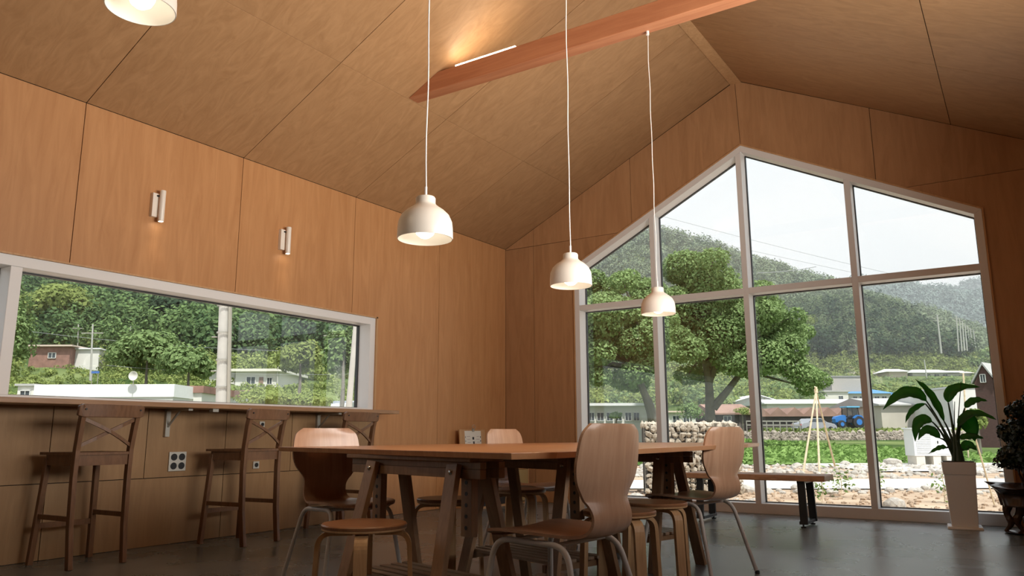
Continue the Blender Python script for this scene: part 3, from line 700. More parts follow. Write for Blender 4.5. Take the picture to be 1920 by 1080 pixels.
# blades: base, mid, tip pixel positions, half width
for (b0, m0, t0, wd, nr, dyb, dyt) in [
    ((1737,752),(1700,715),(1656,768),.050,(.1,-.55,.8),0,-.05),
    ((1770,790),(1745,730),(1716,712),.030,(.7,-.5,.3),.02,.06),
    ((1778,755),(1775,720),(1837,726),.040,(0,-.7,.7),0,.03),
    ((1809,765),(1825,745),(1851,752),.028,(0,-.6,.8),0,.02),
    ((1797,800),(1815,760),(1868,787),.034,(.1,-.5,.85),-.02,-.03),
    ((1748,791),(1715,775),(1716,828),.040,(-.3,-.8,.5),-.03,-.06),
    ((1763,822),(1735,790),(1722,825),.034,(-.2,-.8,.5),-.04,-.08),
    ((1775,840),(1765,835),(1741,851),.018,(0,-.6,.8),-.05,-.07),
    ((1800,780),(1820,790),(1828,828),.060,(.1,-.98,.1),.05,.05),
    ((1798,822),(1822,815),(1844,822),.026,(0,-.7,.7),.0,.02),
    ((1806,845),(1812,825),(1832,845),.034,(.2,-.9,.3),.02,.02),
    ((1735,757),(1705,765),(1698,793),.020,(-.3,-.8,.3),.03,.05)]:
    big_leaf(PL(*b0, dyb), PL(*m0, (dyb+dyt)/2), PL(*t0, dyt), wd*1.45, Vector(nr)*.6+Vector((.15,-.6,.2)))
for (a, b) in (((1788,860),(1790,753)),((1792,850),(1802,715))):
    MB().tube([PL(*a), PL(*b)], [.007,.003], 6).build('young_shoot', m_stem, pl)
for k in range(5):
    a = k*1.26; MB().tube([(.03*math.cos(a),.03*math.sin(a),0),(.022*math.cos(a+.3),.022*math.sin(a+.3),.10),(.01*math.cos(a),.01*math.sin(a),.22)], [.024,.02,.009], 8).build('stem_sheath', m_stem, pl, smooth=True)

# ------------------------------------------------------------------ dark root pot with bushy plant at the right edge
rp = empty('root_wood_planter', (5.44,-.50,0), label='dark carved root-wood planter at the right edge of the photo', cat='planter')
bm = bmesh.new(); bmesh.ops.create_uvsphere(bm, u_segments=32, v_segments=20, radius=1)
for v in bm.verts:
    a = math.atan2(v.co.y, v.co.x); h = v.co.z
    r = (.14+.06*max(0,h)+.05*math.sin(3*a+1)*abs(h)+.02*math.sin(7*a)) ; 
    if h > .2: r *= 1+.5*(h-.2)
    rr = math.hypot(v.co.x, v.co.y); k = min(1, rr*1.6)
    v.co = Vector((math.cos(a)*r*k*1.15, math.sin(a)*r*k, .30+.085*max(-1,min(1,h*1.4))+ (.02*math.sin(2*a+2) if h > .3 else 0)))
me = bpy.data.meshes.new('bowl'); bm.to_mesh(me); bm.free(); me.materials.append(m_root); me.polygons.foreach_set('use_smooth', [True]*len(me.polygons))
bw = bpy.data.objects.new('bowl', me); COL.objects.link(bw); bw.parent = rp
for pts, r in (([(-.10,0,.25),(-.135,-.02,.16),(-.09,-.02,.08),(-.15,-.03,.012)], [.04,.024,.03,.012]),
               ([(.0,-.03,.26),(-.03,-.03,.17),(-.07,-.02,.10),(-.02,-.04,.012)], [.05,.03,.035,.012]),
               ([(.09,0,.26),(.13,0,.16),(.08,0,.09),(.14,0,.012)], [.045,.03,.03,.012]),
               ([(.0,.07,.26),(.02,.12,.15),(0,.08,.08),(.03,.14,.012)], [.045,.03,.03,.012])):
    p2 = fillet(pts, .05, 4); n2 = len(p2)
    MB().tube(p2, [np.interp(i/(n2-1), np.linspace(0,1,len(r)), r) for i in range(n2)], 10).build('root_leg', m_root, rp, smooth=True)
MB().lathe([(0,.0),(.13,.0),(.16,.012),(.13,.02),(0,.03)], n=20).build('foot_slab', m_root, rp, smooth=True)
by = empty('bushy_plant', (5.47,-.50,.36), label='dark bushy small-leaved plant in the root-wood planter at the right edge', cat='plant')
for k in range(7):
    a = k*.9; pts = [(0,0,0),(.04*math.cos(a),.04*math.sin(a),.12),(.10*math.cos(a*1.3),.10*math.sin(a*1.3),.3+.04*k)]
    MB().tube(pts, [.014,.009,.004], 6).build('branch', m_root, by)

def quads(centers, normals, size, aspect=1.0, jitter=.6, seed=1):
    r = np.random.default_rng(seed); n = len(centers)
    nn = normals+r.normal(0, jitter, (n,3)); nn /= np.linalg.norm(nn, axis=1, keepdims=True)+1e-9
    t = r.normal(0,1,(n,3)); t -= nn*np.sum(t*nn, axis=1, keepdims=True); t /= np.linalg.norm(t, axis=1, keepdims=True)+1e-9
    b = np.cross(nn, t); s = np.asarray(size).reshape(-1,1)*r.uniform(.6,1.3,(n,1))
    v = np.stack([centers-t*s*aspect, centers-b*s*.55-t*s*.1, centers+t*s*aspect, centers+b*s*.55+t*s*.1], 1)   # leaf-like rhombus
    return v.reshape(-1,3)
def cloud(name, verts, m, shade=None, parent=None, kind=None):
    n = len(verts); nf = n//4
    me = bpy.data.meshes.new(name); me.vertices.add(n); me.vertices.foreach_set('co', np.asarray(verts, dtype=np.float32).ravel())
    me.loops.add(n); me.loops.foreach_set('vertex_index', np.arange(n, dtype=np.int32))
    me.polygons.add(nf); me.polygons.foreach_set('loop_start', np.arange(0, n, 4, dtype=np.int32)); me.polygons.foreach_set('loop_total', np.full(nf, 4, dtype=np.int32))
    if shade is not None:
        a = me.attributes.new('shade', 'FLOAT', 'FACE'); a.data.foreach_set('value', np.asarray(shade, dtype=np.float32))
    me.update(calc_edges=True); me.materials.append(m)
    o = bpy.data.objects.new(name, me); COL.objects.link(o)
    if parent: o.parent = parent
    if kind: o['kind'] = kind
    return o
def blob_points(n, rad, seed, clumps=14, flat=.8):
    r = np.random.default_rng(seed)
    c = r.normal(0,1,(clumps,3)); c /= np.linalg.norm(c,axis=1,keepdims=True); c[:,2] = np.abs(c[:,2])*1.1-.25; c *= r.uniform(.45,.75,(clumps,1))
    k = r.integers(0, clumps, n); d = r.normal(0,1,(n,3)); d /= np.linalg.norm(d,axis=1,keepdims=True)
    p = c[k]+d*r.uniform(.30,.40,(n,1)); p *= np.array([1,1,flat]); return p*rad, d*.7+c[k]/np.linalg.norm(c[k],axis=1,keepdims=True)*.5
_c = [((.10,0,.27),.27,2600),((.11,.02,.46),.27,2600),((.14,0,.64),.20,1500),((-.13,-.06,.20),.10,420),((-.07,.0,.42),.12,420),((.0,-.12,.62),.10,260)]
_b = [blob_points(n0, r0, 50+i, 9, 1.0) for i, (c0_, r0, n0) in enumerate(_c)]
p_ = np.concatenate([q[0]+np.array(_c[i][0]) for i, q in enumerate(_b)]); n_ = np.concatenate([q[1] for q in _b])
m_bush = mat('bush_leaf', (0.010,0.022,0.010), .35, noise=.3)
cloud('foliage', quads(p_, n_, .019, seed=3), m_bush, parent=by, kind='stuff')

# ------------------------------------------------------------------ low cabinet and propped notice board in the corner
cb = empty('low_cabinet', (.21,-.62,0), label='low plywood cabinet with an open black bay in the far corner', cat='cabinet')
c_ = MB(); c_.box(-.19,.19,-.53,.53,.40,.42).box(-.19,.19,-.53,-.51,0,.40).box(-.19,.19,.51,.53,0,.40).box(-.19,.19,.17,.19,0,.40).box(-.19,-.17,-.51,.51,0,.40).box(-.17,.19,-.51,.51,.0,.02)
c_.build('carcass', m_trimwood, cb)
MB().box(.176,.192,.195,.505,.03,.395).build('door', mat('ply_door', (.42,.31,.14), .5), cb, bevel=.002)
MB().box(-.168,.15,-.505,.165,.021,.395).build('dark_bay', m_black, cb)
nb = empty('notice_board', (.08,-.84,.42), label='wooden board with a printed white sheet leaning on the wall in the corner', cat='board')
def lean(m_): m_.v = [(x-.16*z*.5, y, z) for x, y, z in m_.v]; return m_
lean(MB().box(.04,.052,-.26,.24,0,.445)).build('backing_board', m_trimwood, nb)
lean(MB().box(.0525,.0535,-.165,.155,.03,.43)).build('sheet', m_paper, nb)
lean(MB().box(.054,.060,-.02,.02,.42,.455)).build('clip', m_galv, nb)
rg = MB(); rg.tube([(.03,.03*math.cos(a),.475+.025*math.sin(a)) for a in [k*PI/8 for k in range(17)]], .003, 6); rg.build('clip_ring', m_galv, nb)
ink = MB()
for r_i in range(9):
    z = .10+.033*r_i
    for y0, y1 in ((-.13,-.05),(.05,.13)):
        ink.box(.0537,.0541, y0+random.uniform(0,.02), y1-random.uniform(0,.02), z, z+.004)
lean(ink).build('printed_text', mat('ink_grey', (.35,.25,.24), .8), nb)
sq = MB()
for k in range(7): sq.box(.0537,.0541,.135,.148,.08+.045*k,.098+.045*k).box(.0537,.0541,-.158,-.150,.08+.045*k,.098+.045*k)
sq.box(.0537,.0541,-.02,.015,.33,.36).box(.0537,.0541,-.01,.02,.28,.31).box(.0537,.0541,-.025,.0,.10,.19)
lean(sq).build('printed_marks', m_black, nb)
lean(MB().prism([(.005,.10),(.06,.10),(.03,.22),(.008,.23)], 'x', .0537,.0541)).build('orange_print', mat('orange_ink', (.5,.2,.1), .7), nb)

# ================================================================== OUTSIDE
Fh = Vector((math.sin(yaw), math.cos(yaw), 0)); Rh = Vector((math.cos(yaw), -math.sin(yaw), 0)); RZ = math.atan2(Rh.y, Rh.x)
ZU = [(0,-.16),(12,-.17),(26,-.20),(70,.20),(71.5,.80),(85,.95),(95,1.6),(110,2.2),(125,4.0),(150,7.4),(180,12.0),(205,15.5),(240,22),(420,34),(900,60)]
def zg(u): return float(np.interp(u, [a for a, b in ZU], [b for a, b in ZU]))
def UR(p): q = Vector((p[0]-CX, p[1]-CY, 0)); return q.dot(Fh), q.dot(Rh)
def zground(x, y):
    u, r = UR((x, y)); return zg(max(u, 0))
m_dirt = mat('reddish_dirt', (0.30,0.20,0.13), .95, col2=(0.50,0.39,0.28), nscale=1.3, bump=.6, bscale=9)
m_grassy = leaf_mat('hill_undergrowth', (0.05,0.085,0.03), (0.16,0.20,0.08), attr=False, trans=0, nscale=.12)
m_path = mat('pale_concrete_path', (0.62,0.58,0.52), .9, noise=.06, nscale=2)
m_field = leaf_mat('field_green', (0.10,0.17,0.05), (0.20,0.30,0.10), attr=False, trans=0, nscale=.5)
m_road = mat('asphalt', (0.20,0.20,0.20), .9, noise=.1)
# ground sheet (polar rings round the building)
rad = [1.5,4,7,10,12,14,17,20,23,26,32,40,50,60,70,71.5,78,85,95,110,125,150,180,205,240,320,420]
V = []; NA = 96
for r_ in rad:
    for k in range(NA+1):
        a = -1.35+2.7*k/NA; p = Vector((CX,CY,0))+Fh*(r_/max(.35, math.cos(a))*math.cos(a) if False else r_*1.0)+Rh*(r_*math.tan(a*.95) if abs(a) < 1.36 else 0)
        V.append((p.x, p.y, zg(r_)))
F = [(i*(NA+1)+k, i*(NA+1)+k+1, (i+1)*(NA+1)+k+1, (i+1)*(NA+1)+k) for i in range(len(rad)-1) for k in range(NA)]
gi = len([r_ for r_ in rad if r_ <= 26])-1
near = MB().add(V, [f for f in F if f[0]//(NA+1) < gi]).build('ground', m_dirt); tag(near, kind='structure')
far = MB().add(V, [f for f in F if f[0]//(NA+1) >= gi]).build('valley_ground', m_grassy); tag(far, kind='structure')
for s_, a_, b_ in (('apron', -40, 46),):
    q = MB().add([(-30,-45,-.165),(50,-45,-.165),(50,-5,-.165),(-30,-5,-.165)], [(0,1,2,3)]).build('yard', m_path); tag(q, kind='structure')
def strip(name, m, u0, u1, r0, r1, dz, n=40, wob=.0):
    V = []
    for i in range(n+1):
        r_ = r0+(r1-r0)*i/n
        for j in range(5):
            u = u0+(u1-u0)*j/4+wob*math.sin(r_*.7+j*2); p = Vector((CX,CY,0))+Fh*u+Rh*r_; V.append((p.x,p.y,zg(u)+dz))
    F = [(i*5+j, i*5+j+1, i*5+5+j+1, i*5+5+j) for i in range(n) for j in range(4)]
    return MB().add(V, F).build(name, m)
tag(strip('path', m_path, 14.2, 17.1, -9, 22, .02, wob=.12), kind='structure')
tag(strip('field', m_field, 25.5, 69.5, -4, 19.5, .03), kind='structure')
tag(strip('road', m_road, 73, 83, -60, 60, .03), kind='structure')
tag(strip('yard_slab', m_path, 20.5, 30, 9.5, 26, .03), kind='structure')
# field crop
n = 11000; u = 26+43*rng.random(n)**1.6; r_ = rng.uniform(-4, 19.3, n)*1.0
c = np.zeros((n,3)); row = np.round(u/1.1)*1.1+rng.normal(0,.22,n)
c[:,0] = CX+Fh.x*row+Rh.x*r_; c[:,1] = CY+Fh.y*row+Rh.y*r_; c[:,2] = [zg(a)+.14 for a in row]
m_crop = leaf_mat('crop_leaves', (0.13,0.22,0.06), (0.30,0.44,0.15))
cr_ = cloud('field_crop', quads(c, np.tile([0,0,1.0],(n,1)), .13+.004*(row-26), 1.0, .7, 11), m_crop, rng.random(n)); tag(cr_, 'rows of leafy green crop plants in the field beyond the path', 'crop', kind='stuff')

# ---- stones
def rock_mesh(seed, sx=1, sy=1, sz=.7, sub=2, rough=.18):
    bm = bmesh.new(); bmesh.ops.create_icosphere(bm, subdivisions=sub, radius=1); r = random.Random(seed)
    ph = [r.uniform(0,6) for _ in range(6)]
    for v in bm.verts:
        c = v.co; k = 1+rough*(math.sin(c.x*2.3+ph[0])+math.sin(c.y*2.9+ph[1])+math.sin(c.z*2.6+ph[2]))*.6+r.uniform(-rough,rough)*.35
        v.co = Vector((c.x*sx*k, c.y*sy*k, c.z*sz*k))
    me = bpy.data.meshes.new('rock'); bm.to_mesh(me); bm.free(); return me
m_rock = mat('pale_rock', (0.40,0.37,0.33), .9, noise=.3, nscale=3, bump=.5, bscale=12)
m_rock2 = mat('gabion_stone', (0.47,0.41,0.33), .9, noise=.22, nscale=9, bump=.4, bscale=20)
protos = []
for k in range(6):
    me = rock_mesh(k, 1, .8, .6, 2); me.materials.append(m_rock); protos.append(me)
def rock(px, py, d, size, label, group=None, k=None, sq=1.0):
    p = at(px, py, d); o = bpy.data.objects.new('rock', protos[(k if k is not None else random.randrange(6))]); COL.objects.link(o)
    o.location = (p.x, p.y, zground(p.x, p.y)+size*.18); o.scale = (size, size, size*sq); o.rotation_euler = (random.uniform(-.2,.2), random.uniform(-.2,.2), random.uniform(0,6)); tag(o, label, 'rock', group); return o
rock(1678, 955, 10.2, .17, 'large pale boulder just outside the glass left of the white planter', k=1, sq=1.0)
rock(1676, 868, 24.5, .30, 'large grey boulder at the field edge left of the electrical cabinet', k=2)
rock(1583, 868, 25.0, .18, 'grey boulder at the field edge right of the stick tripod', k=3)
rock(1398, 915, 13.2, .20, 'pale boulder beyond the glass at the bench, right of the window-side chair', k=0)
GR = 'pale rocks edging the path outside'
for i in range(72):
    near_ = i < 46
    px = 1190+ (i % 46)*15.3+random.uniform(-7,7) if near_ else 1210+(i-46)*26+random.uniform(-9,9)
    d = random.uniform(12.7,13.8) if near_ else random.uniform(19,24)
    if near_ and px < 1425: d -= 1.5
    sz = random.uniform(.05,.13) if near_ else random.uniform(.07,.17)
    rock(px, 815, d, sz, 'pale rock in the rough line of stones along the near edge of the outdoor path' if near_ else 'pale rock among the rubble between the outdoor path and the green field', GR if near_ else 'pale rocks between path and field', k=i % 6)
def rubble(name, label, n, fpos, size, m, seed, kind='stuff'):
    base = bmesh.new(); bmesh.ops.create_icosphere(base, subdivisions=1, radius=1); bv = np.array([v.co[:] for v in base.verts]); bf = np.array([[v.index for v in f.verts] for f in base.faces]); base.free()
    r = np.random.default_rng(seed); P = fpos(r, n); s = r.uniform(size[0], size[1], (n,1,1))*r.uniform(.6,1.2,(n,1,3)); 
    a = r.uniform(0,6.28,n); R_ = np.zeros((n,3,3)); R_[:,0,0] = np.cos(a); R_[:,0,1] = -np.sin(a); R_[:,1,0] = np.sin(a); R_[:,1,1] = np.cos(a); R_[:,2,2] = 1
    vv = (bv[None]*(1+r.uniform(-.25,.25,(n,len(bv),1))))*s; vv = np.einsum('nij,nvj->nvi', R_, vv)+P[:,None,:]
    ff = (bf[None]+(np.arange(n)*len(bv))[:,None,None]).reshape(-1,3)
    me = bpy.data.meshes.new(name); me.from_pydata(vv.reshape(-1,3).tolist(), [], ff.tolist()); me.materials.append(m)
    o = bpy.data.objects.new(name, me); COL.objects.link(o); tag(o, label, 'stones', kind=kind); return o
def fp(u0, u1, r0, r1, dz):
    def g(r, n):
        u = r.uniform(u0,u1,n); q = r.uniform(r0,r1,n); P = np.zeros((n,3)); P[:,0] = CX+Fh.x*u+Rh.x*q; P[:,1] = CY+Fh.y*u+Rh.y*q; P[:,2] = [zg(a)+dz for a in u]; return P
    return g
rubble('dirt_clods', 'small clods and pebbles scattered over the bare reddish soil outside', 1500, fp(9.6,13.8,0,12,.0), (.01,.05), mat('clod', (.36,.26,.18), .95, noise=.3), 3)
rubble('path_rubble', 'small stones strewn between the outdoor path and the green field', 1100, fp(17.4,25,0,15,.0), (.03,.12), m_rock, 4)
def wallpos(r, n):
    q = r.uniform(3.2,21,n); h = r.uniform(0,.72,n); P = np.zeros((n,3)); u = 69.8+.3*h; P[:,0] = CX+Fh.x*u+Rh.x*q*3; P[:,1] = CY+Fh.y*u+Rh.y*q*3; P[:,2] = .15+h; return P
rubble('field_stone_wall', 'long low dry stone wall at the far edge of the field below the road', 2600, wallpos, (.12,.26), mat('wall_stone', (.30,.26,.22), .95, noise=.45, nscale=2), 5)
# ---- gabion wall with individual stones
gd = 12.6; A = at(1207, 814, gd+.2); B = at(1388, 814, gd+.2); ga = Vector((A.x, A.y, 0)); gb = Vector((B.x, B.y, 0)); L_ = (gb-ga).length; gz = -.17
gab = empty('gabion_wall', (ga.x, ga.y, gz), math.atan2((gb-ga).y, (gb-ga).x), label='wire gabion wall filled with pale stones outside the tall window', cat='gabion')
H_ = .81+21*gd/FPX-gz; TD = .55
MB().box(.05, L_-.05, .06, TD-.05, 0, H_-.06).build('stone_core', mat('gabion_core', (.05,.045,.04), 1), gab)
gprot = []
for k in range(8):
    me = rock_mesh(40+k, 1, .8, 1, 1, .34); me.materials.append(m_rock2); gprot.append(me)
cnt = 0; zc = .05
z_ = .045
while z_ < H_-.02:
    x_ = .04+random.uniform(0,.05)
    while x_ < L_-.03 and cnt < 290:
        s_ = random.uniform(.040,.070); o = bpy.data.objects.new('stone', gprot[random.randrange(8)]); COL.objects.link(o); o.parent = gab
        o.location = (x_, .045+random.uniform(-.012,.02), z_+random.uniform(-.015,.015)); o.scale = (s_*random.uniform(.9,1.3), s_*.8, s_*random.uniform(.75,1.1)); o.rotation_euler = (random.uniform(-.5,.5), random.uniform(0,3), random.uniform(-.4,.4)); cnt += 1; x_ += s_*1.85
    z_ += .092
def gtop(r, n):
    P = np.zeros((n,3)); a = r.random(n) < .6
    P[:,0] = np.where(a, r.uniform(.02,L_-.02,n), L_-.03); P[:,1] = r.uniform(.05,TD-.04,n); P[:,2] = np.where(a, H_-.04, r.uniform(.04,H_-.05,n)); return P
rb = rubble('side_stones', None, 260, gtop, (.045,.075), m_rock2, 9); rb.parent = gab; del rb['category']
wm = MB()
k_ = 0.0
while k_ < L_+.01: wm.bar((k_,-.012,0),(k_,-.012,H_),.004,.004); k_ += .1
k_ = 0.0
while k_ < H_+.01: wm.bar((0,-.014,k_),(L_,-.014,k_),.004,.004); wm.bar((L_+.01,0,k_),(L_+.01,TD,k_),.004,.004); k_ += .1
wm.build('wire_mesh', m_galv, gab, kind='stuff')

# ---- tripod of sticks, stakes, little saplings
tpc = at(1533, 900, 20.5); tg = zground(tpc.x, tpc.y); top_ = at(1530, 733, 20.5)
tpd = empty('stick_tripod', (tpc.x, tpc.y, tg), label='tall tripod of thin pale sticks standing at the field edge', cat='plant support')
m_stick = mat('pale_stick', (.62,.52,.36), .8, noise=.2)
for (px, py, dd) in ((1507,905,19.6),(1538,905,19.4),(1566,872,22.5)):
    f_ = at(px, py, dd); f_.z = zground(f_.x, f_.y); t_ = top_+(top_-f_)*.05
    MB().tube([f_-Vector(tpd.location), t_-Vector(tpd.location)], [.03,.02], 6).build('stick', m_stick, tpd)
MB().lathe([(0,-.05),(.05,-.05),(.05,.05),(0,.05)], tuple(top_-Vector(tpd.location)), 8).build('string_binding', m_stick, tpd)
m_sap = leaf_mat('sapling_leaf', (0.10,0.17,0.05), (0.28,0.38,0.14))
def sapling(px, py, d, h, n, lb):
    p = at(px, py, d); z0 = zground(p.x, p.y); o = empty('young_plant', (p.x, p.y, z0), label=lb, cat='plant')
    MB().tube([(0,0,0),(.02,.01,h*.5),(.0,.0,h)], .006, 5).build('stem', m_stick, o)
    c = rng.normal(0,1,(n,3))*np.array([h*.22,h*.22,h*.25])+np.array([0,0,h*.62])
    cloud('foliage', quads(c, np.tile([0,0,1.0],(n,1)), .035, seed=int(px)), m_sap, rng.random(n), o, 'stuff')
sapling(1577, 930, 12.0, .42, 90, 'small leafy plant growing in the dirt right of the bench end')
sapling(1540, 925, 11.0, .38, 60, 'small leafy plant growing in the dirt directly behind the bench leg')
sapling(1770, 935, 11.0, .40, 60, 'small thin plant outside just left of the white planter')
sapling(1650, 915, 14, .34, 60, 'tiny plant beside the rocks left of the white planter')
for (a, b, d, lb) in (((1868,958),(1820,790),10.6,'thin leaning garden stake outside right of the white planter'),((1817,880),(1806,700),26,'tall thin pole standing beside the brown barn, above the plant leaves')):
    p = at(*a, d); q_ = at(*b, d); s = MB().tube([p, q_], .012 if d < 20 else .03, 6).build('garden_stake', m_stick); tag(s, lb, 'stake')

# ---- electrical cabinet
def local_house_frame(name, px, d, label, cat, zb=None, rz=0, kind=None):
    p = at(px, 814, d); z0 = zground(p.x, p.y) if zb is None else zb
    return empty(name, (p.x, p.y, z0), RZ+rz, label=label, cat=cat), z0
ebx, z0 = local_house_frame('electrical_cabinet', 1738, 24.6, 'white louvred electrical cabinet on concrete legs behind the plant', 'cabinet')
m_cabw = mat('cabinet_white', (.68,.69,.70), .5)
MB().box(-.60,.62,-.3,.3,.30,1.12).build('body', m_cabw, ebx, bevel=.01); MB().box(-.64,.66,-.34,.34,1.12,1.17).build('lid', m_cabw, ebx, bevel=.01)
MB().box(-.55,-.28,-.28,.28,0,.30).box(-.02,.22,-.28,.28,0,.30).box(.40,.60,-.28,.28,0,.30).build('concrete_leg', m_path, ebx)
for k in range(12): MB().box(-.52,-.05,-.318,-.30,.38+k*.055,.40+k*.055).build('louvre', m_cabw, ebx)
MB().box(.09,.55,-.312,-.30,.36,1.06).build('door', m_cabw, ebx, bevel=.004); MB().box(.13,.16,-.33,-.31,.68,.76).build('handle', m_black, ebx)

# ---- buildings
mw = {}
def bm_(key, c, **k):
    if key not in mw: mw[key] = mat(key, c, .85, **k)
    return mw[key]
white_wall = bm_('white_plaster', (.66,.65,.61), noise=.05, nscale=.6); tan_wall = bm_('tan_concrete_wall', (.52,.48,.42), noise=.1, nscale=.5)
grey_roof = bm_('grey_sheet_roof', (.42,.42,.41), noise=.1, nscale=.5); white_roof = bm_('white_sheet_roof', (.74,.75,.76), noise=.04); blue_roof = bm_('blue_sheet_roof', (.09,.26,.52), noise=.1)
brown_roof = bm_('brown_roof', (.28,.17,.13), noise=.2, nscale=.7); dark_wall = bm_('dark_shed_wall', (.07,.06,.055), noise=.3); brick_m = bm_('brick_wall', (.27,.15,.12), noise=.25, nscale=2)
pane_m = mat('dark_window_pane', (.05,.065,.075), .15); winf = bm_('window_frame_white', (.7,.7,.68)); barn_m = bm_('brown_barn_cladding', (.10,.055,.05), noise=.15)
def building(name, label, d, x0, x1, yb, ye, depth, roof, rh, wall, roofm, wins=(), ov=.3, rz=0, cat='building', doors=()):
    s = d/FPX; pc = at((x0+x1)/2, yb, d); z0 = pc.z; wd = (x1-x0)*s; hh = (yb-ye)*s
    o = empty(name, (pc.x, pc.y, z0), RZ+rz, label=label, cat=cat)
    MB().box(-wd/2, wd/2, 0, depth, -1.5, hh).build('wall', wall, o)
    R = rh*s; a, b = -wd/2-ov, wd/2+ov; y0, y1 = -ov, depth+ov; ym = depth/2
    if roof == 'flat': MB().box(a, b, y0, y1, hh, hh+R).build('roof', roofm, o)
    elif roof == 'shed':
        MB().add([(a,y0,hh),(b,y0,hh),(b,y1,hh+R),(a,y1,hh+R),(a,y0,hh+.12),(b,y0,hh+.12),(b,y1,hh+R+.12),(a,y1,hh+R+.12)], [(0,3,2,1),(4,5,6,7),(0,1,5,4),(1,2,6,5),(2,3,7,6),(3,0,4,7)]).build('roof', roofm, o)
    elif roof == 'gable':      # ridge along the facade
        MB().prism([(y0,hh-.05),(y1,hh-.05),(y1,hh+.1),(ym,hh+R),(y0,hh+.1)], 'x', a, b).build('roof', roofm, o)
    elif roof == 'front':      # gable end towards us
        xm = 0; MB().prism([(a,hh-.05),(a,hh+.1),(xm,hh+R+.15),(b,hh+.1),(b,hh-.05),(xm,hh+R)], 'y', y0, y1).build('roof', roofm, o)
        MB().prism([(-wd/2,hh),(wd/2,hh),(0,hh+R)], 'y', 0, depth).build('gable_wall', wall, o)
    elif roof == 'hip':
        k = min(wd*.3, depth*.5); MB().add([(a,y0,hh),(b,y0,hh),(b,y1,hh),(a,y1,hh),(a+k,ym,hh+R),(b-k,ym,hh+R)], [(0,1,5,4),(1,2,5),(2,3,4,5),(3,0,4),(0,3,2,1)]).build('roof', roofm, o)
    for (a0, b0, a1, b1) in wins:
        X0 = (a0-(x0+x1)/2)*s; X1 = (a1-(x0+x1)/2)*s; Z0 = (yb-b1)*s; Z1 = (yb-b0)*s; t = max(.03, .06*(X1-X0))
        f = MB(); f.box(X0,X0+t,-.08,.02,Z0,Z1).box(X1-t,X1,-.08,.02,Z0,Z1).box(X0,X1,-.08,.02,Z1-t,Z1).box(X0,X1,-.08,.02,Z0,Z0+t).box((X0+X1)/2-t/3,(X0+X1)/2+t/3,-.07,.02,Z0,Z1)
        w_ = f.build('window', winf, o); MB().box(X0+t,X1-t,-.03,.03,Z0+t,Z1-t).build('pane', pane_m, w_)
    for (a0, b0, a1, b1) in doors:
        MB().box((a0-(x0+x1)/2)*s,(a1-(x0+x1)/2)*s,-.05,.02,(yb-b1)*s,(yb-b0)*s).build('door', bm_('house_door', (.22,.14,.10)), o)
    return o
# seen through the gable window
building('white_schoolhouse', 'long white two-storey building with dark windows behind the trees at left of the tall window', 48, 1082, 1216, 838, 762, 8, 'flat', 5, white_wall, white_roof,
         [(1104,774,1116,790),(1120,774,1134,790),(1138,774,1151,790),(1154,774,1168,790),(1173,774,1186,790),(1189,774,1201,790),(1150,803,1188,819),(1106,803,1143,819)], .4)
building('low_shed', 'low white shed with pillars and dark windows right of the white building', 62, 1216, 1306, 822, 774, 6, 'shed', 4, white_wall, bm_('pale_orange_roof', (.62,.50,.42)), [(1222,780,1236,795),(1240,780,1256,795),(1262,780,1276,795),(1282,780,1294,795)])
building('dark_barn', 'long dark barn with brown sloping roof and small white window behind the main tree', 70, 1345, 1412, 818, 777, 9, 'gable', 22, dark_wall, brown_roof, [(1358,780,1373,791)], .4)
zz = empty('zigzag_shed', (0,0,0), 0, label='dark shed row with a zigzag brown roof beyond the road', cat='building')
d = 92; s = d/FPX; pc = at(1412, 806, d); zz.location = pc; zz.rotation_euler = (0,0,RZ); wd = (1600-1412)*s
MB().box(0, wd, 0, 8, -1.5, (806-780)*s).build('wall', dark_wall, zz)
for k in range(6):
    a = wd*k/6; b = wd*(k+1)/6; h0 = 26*s; h1 = 39*s
    MB().prism([(a,h0-.1),(b,h0-.1),(b,h0+.12),((a+b)/2,h1+.15),(a,h0+.12)], 'y', -.5, 8.4).build('roof_gable', brown_roof, zz)
building('white_roof_barn', 'wide building with a bright white sheet roof right behind the zigzag sheds', 120, 1440, 1632, 790, 757, 12, 'gable', 11, white_wall, white_roof, [(1598,768,1610,778)], .6)
building('white_roof_hall', 'hall with twin white roofs left of the wide white-roofed building', 135, 1372, 1470, 780, 757, 12, 'front', 16, bm_('pale_grey_wall', (.5,.5,.48)), white_roof, [], .6)
building('small_white_house', 'small white house with flat top under the terrace, left of the blue-roofed house', 145, 1548, 1592, 757, 735, 8, 'flat', 3, white_wall, grey_roof, [(1573,742,1582,750)])
building('blue_roof_house', 'long house with a light blue roof and a row of windows', 148, 1592, 1672, 756, 738, 8, 'hip', 10, white_wall, blue_roof, [(1600,743,1608,750),(1612,743,1621,750),(1640,743,1650,750),(1654,743,1664,750)], .7)
building('blue_roof_annex', 'small blue-roofed annex at the right end of the long blue-roofed house', 150, 1674, 1690, 752, 741, 6, 'hip', 7, white_wall, blue_roof, [], .6)
building('tan_warehouse', 'large tan concrete warehouse with a grey roof behind the broad-leaved plant', 88, 1655, 1795, 802, 760, 14, 'gable', 18, tan_wall, grey_roof, [(1736,764,1745,772)], .4)
building('white_warehouse', 'tall blank white building between the tan warehouse and the brown barn', 80, 1793, 1840, 812, 728, 12, 'flat', 3, white_wall, white_roof, [], .1)
building('grey_roof_house', 'white house with a pale blue-grey roof above the tan warehouse', 125, 1738, 1782, 762, 745, 8, 'gable', 9, white_wall, bm_('pale_blue_roof', (.50,.62,.66)), [], .4)
building('hillside_house', 'small house with a white roof and blue side on the upper terrace, left one', 200, 1668, 1702, 709, 697, 7, 'hip', 7, bm_('cream_wall', (.55,.47,.40)), white_roof, [], .9)
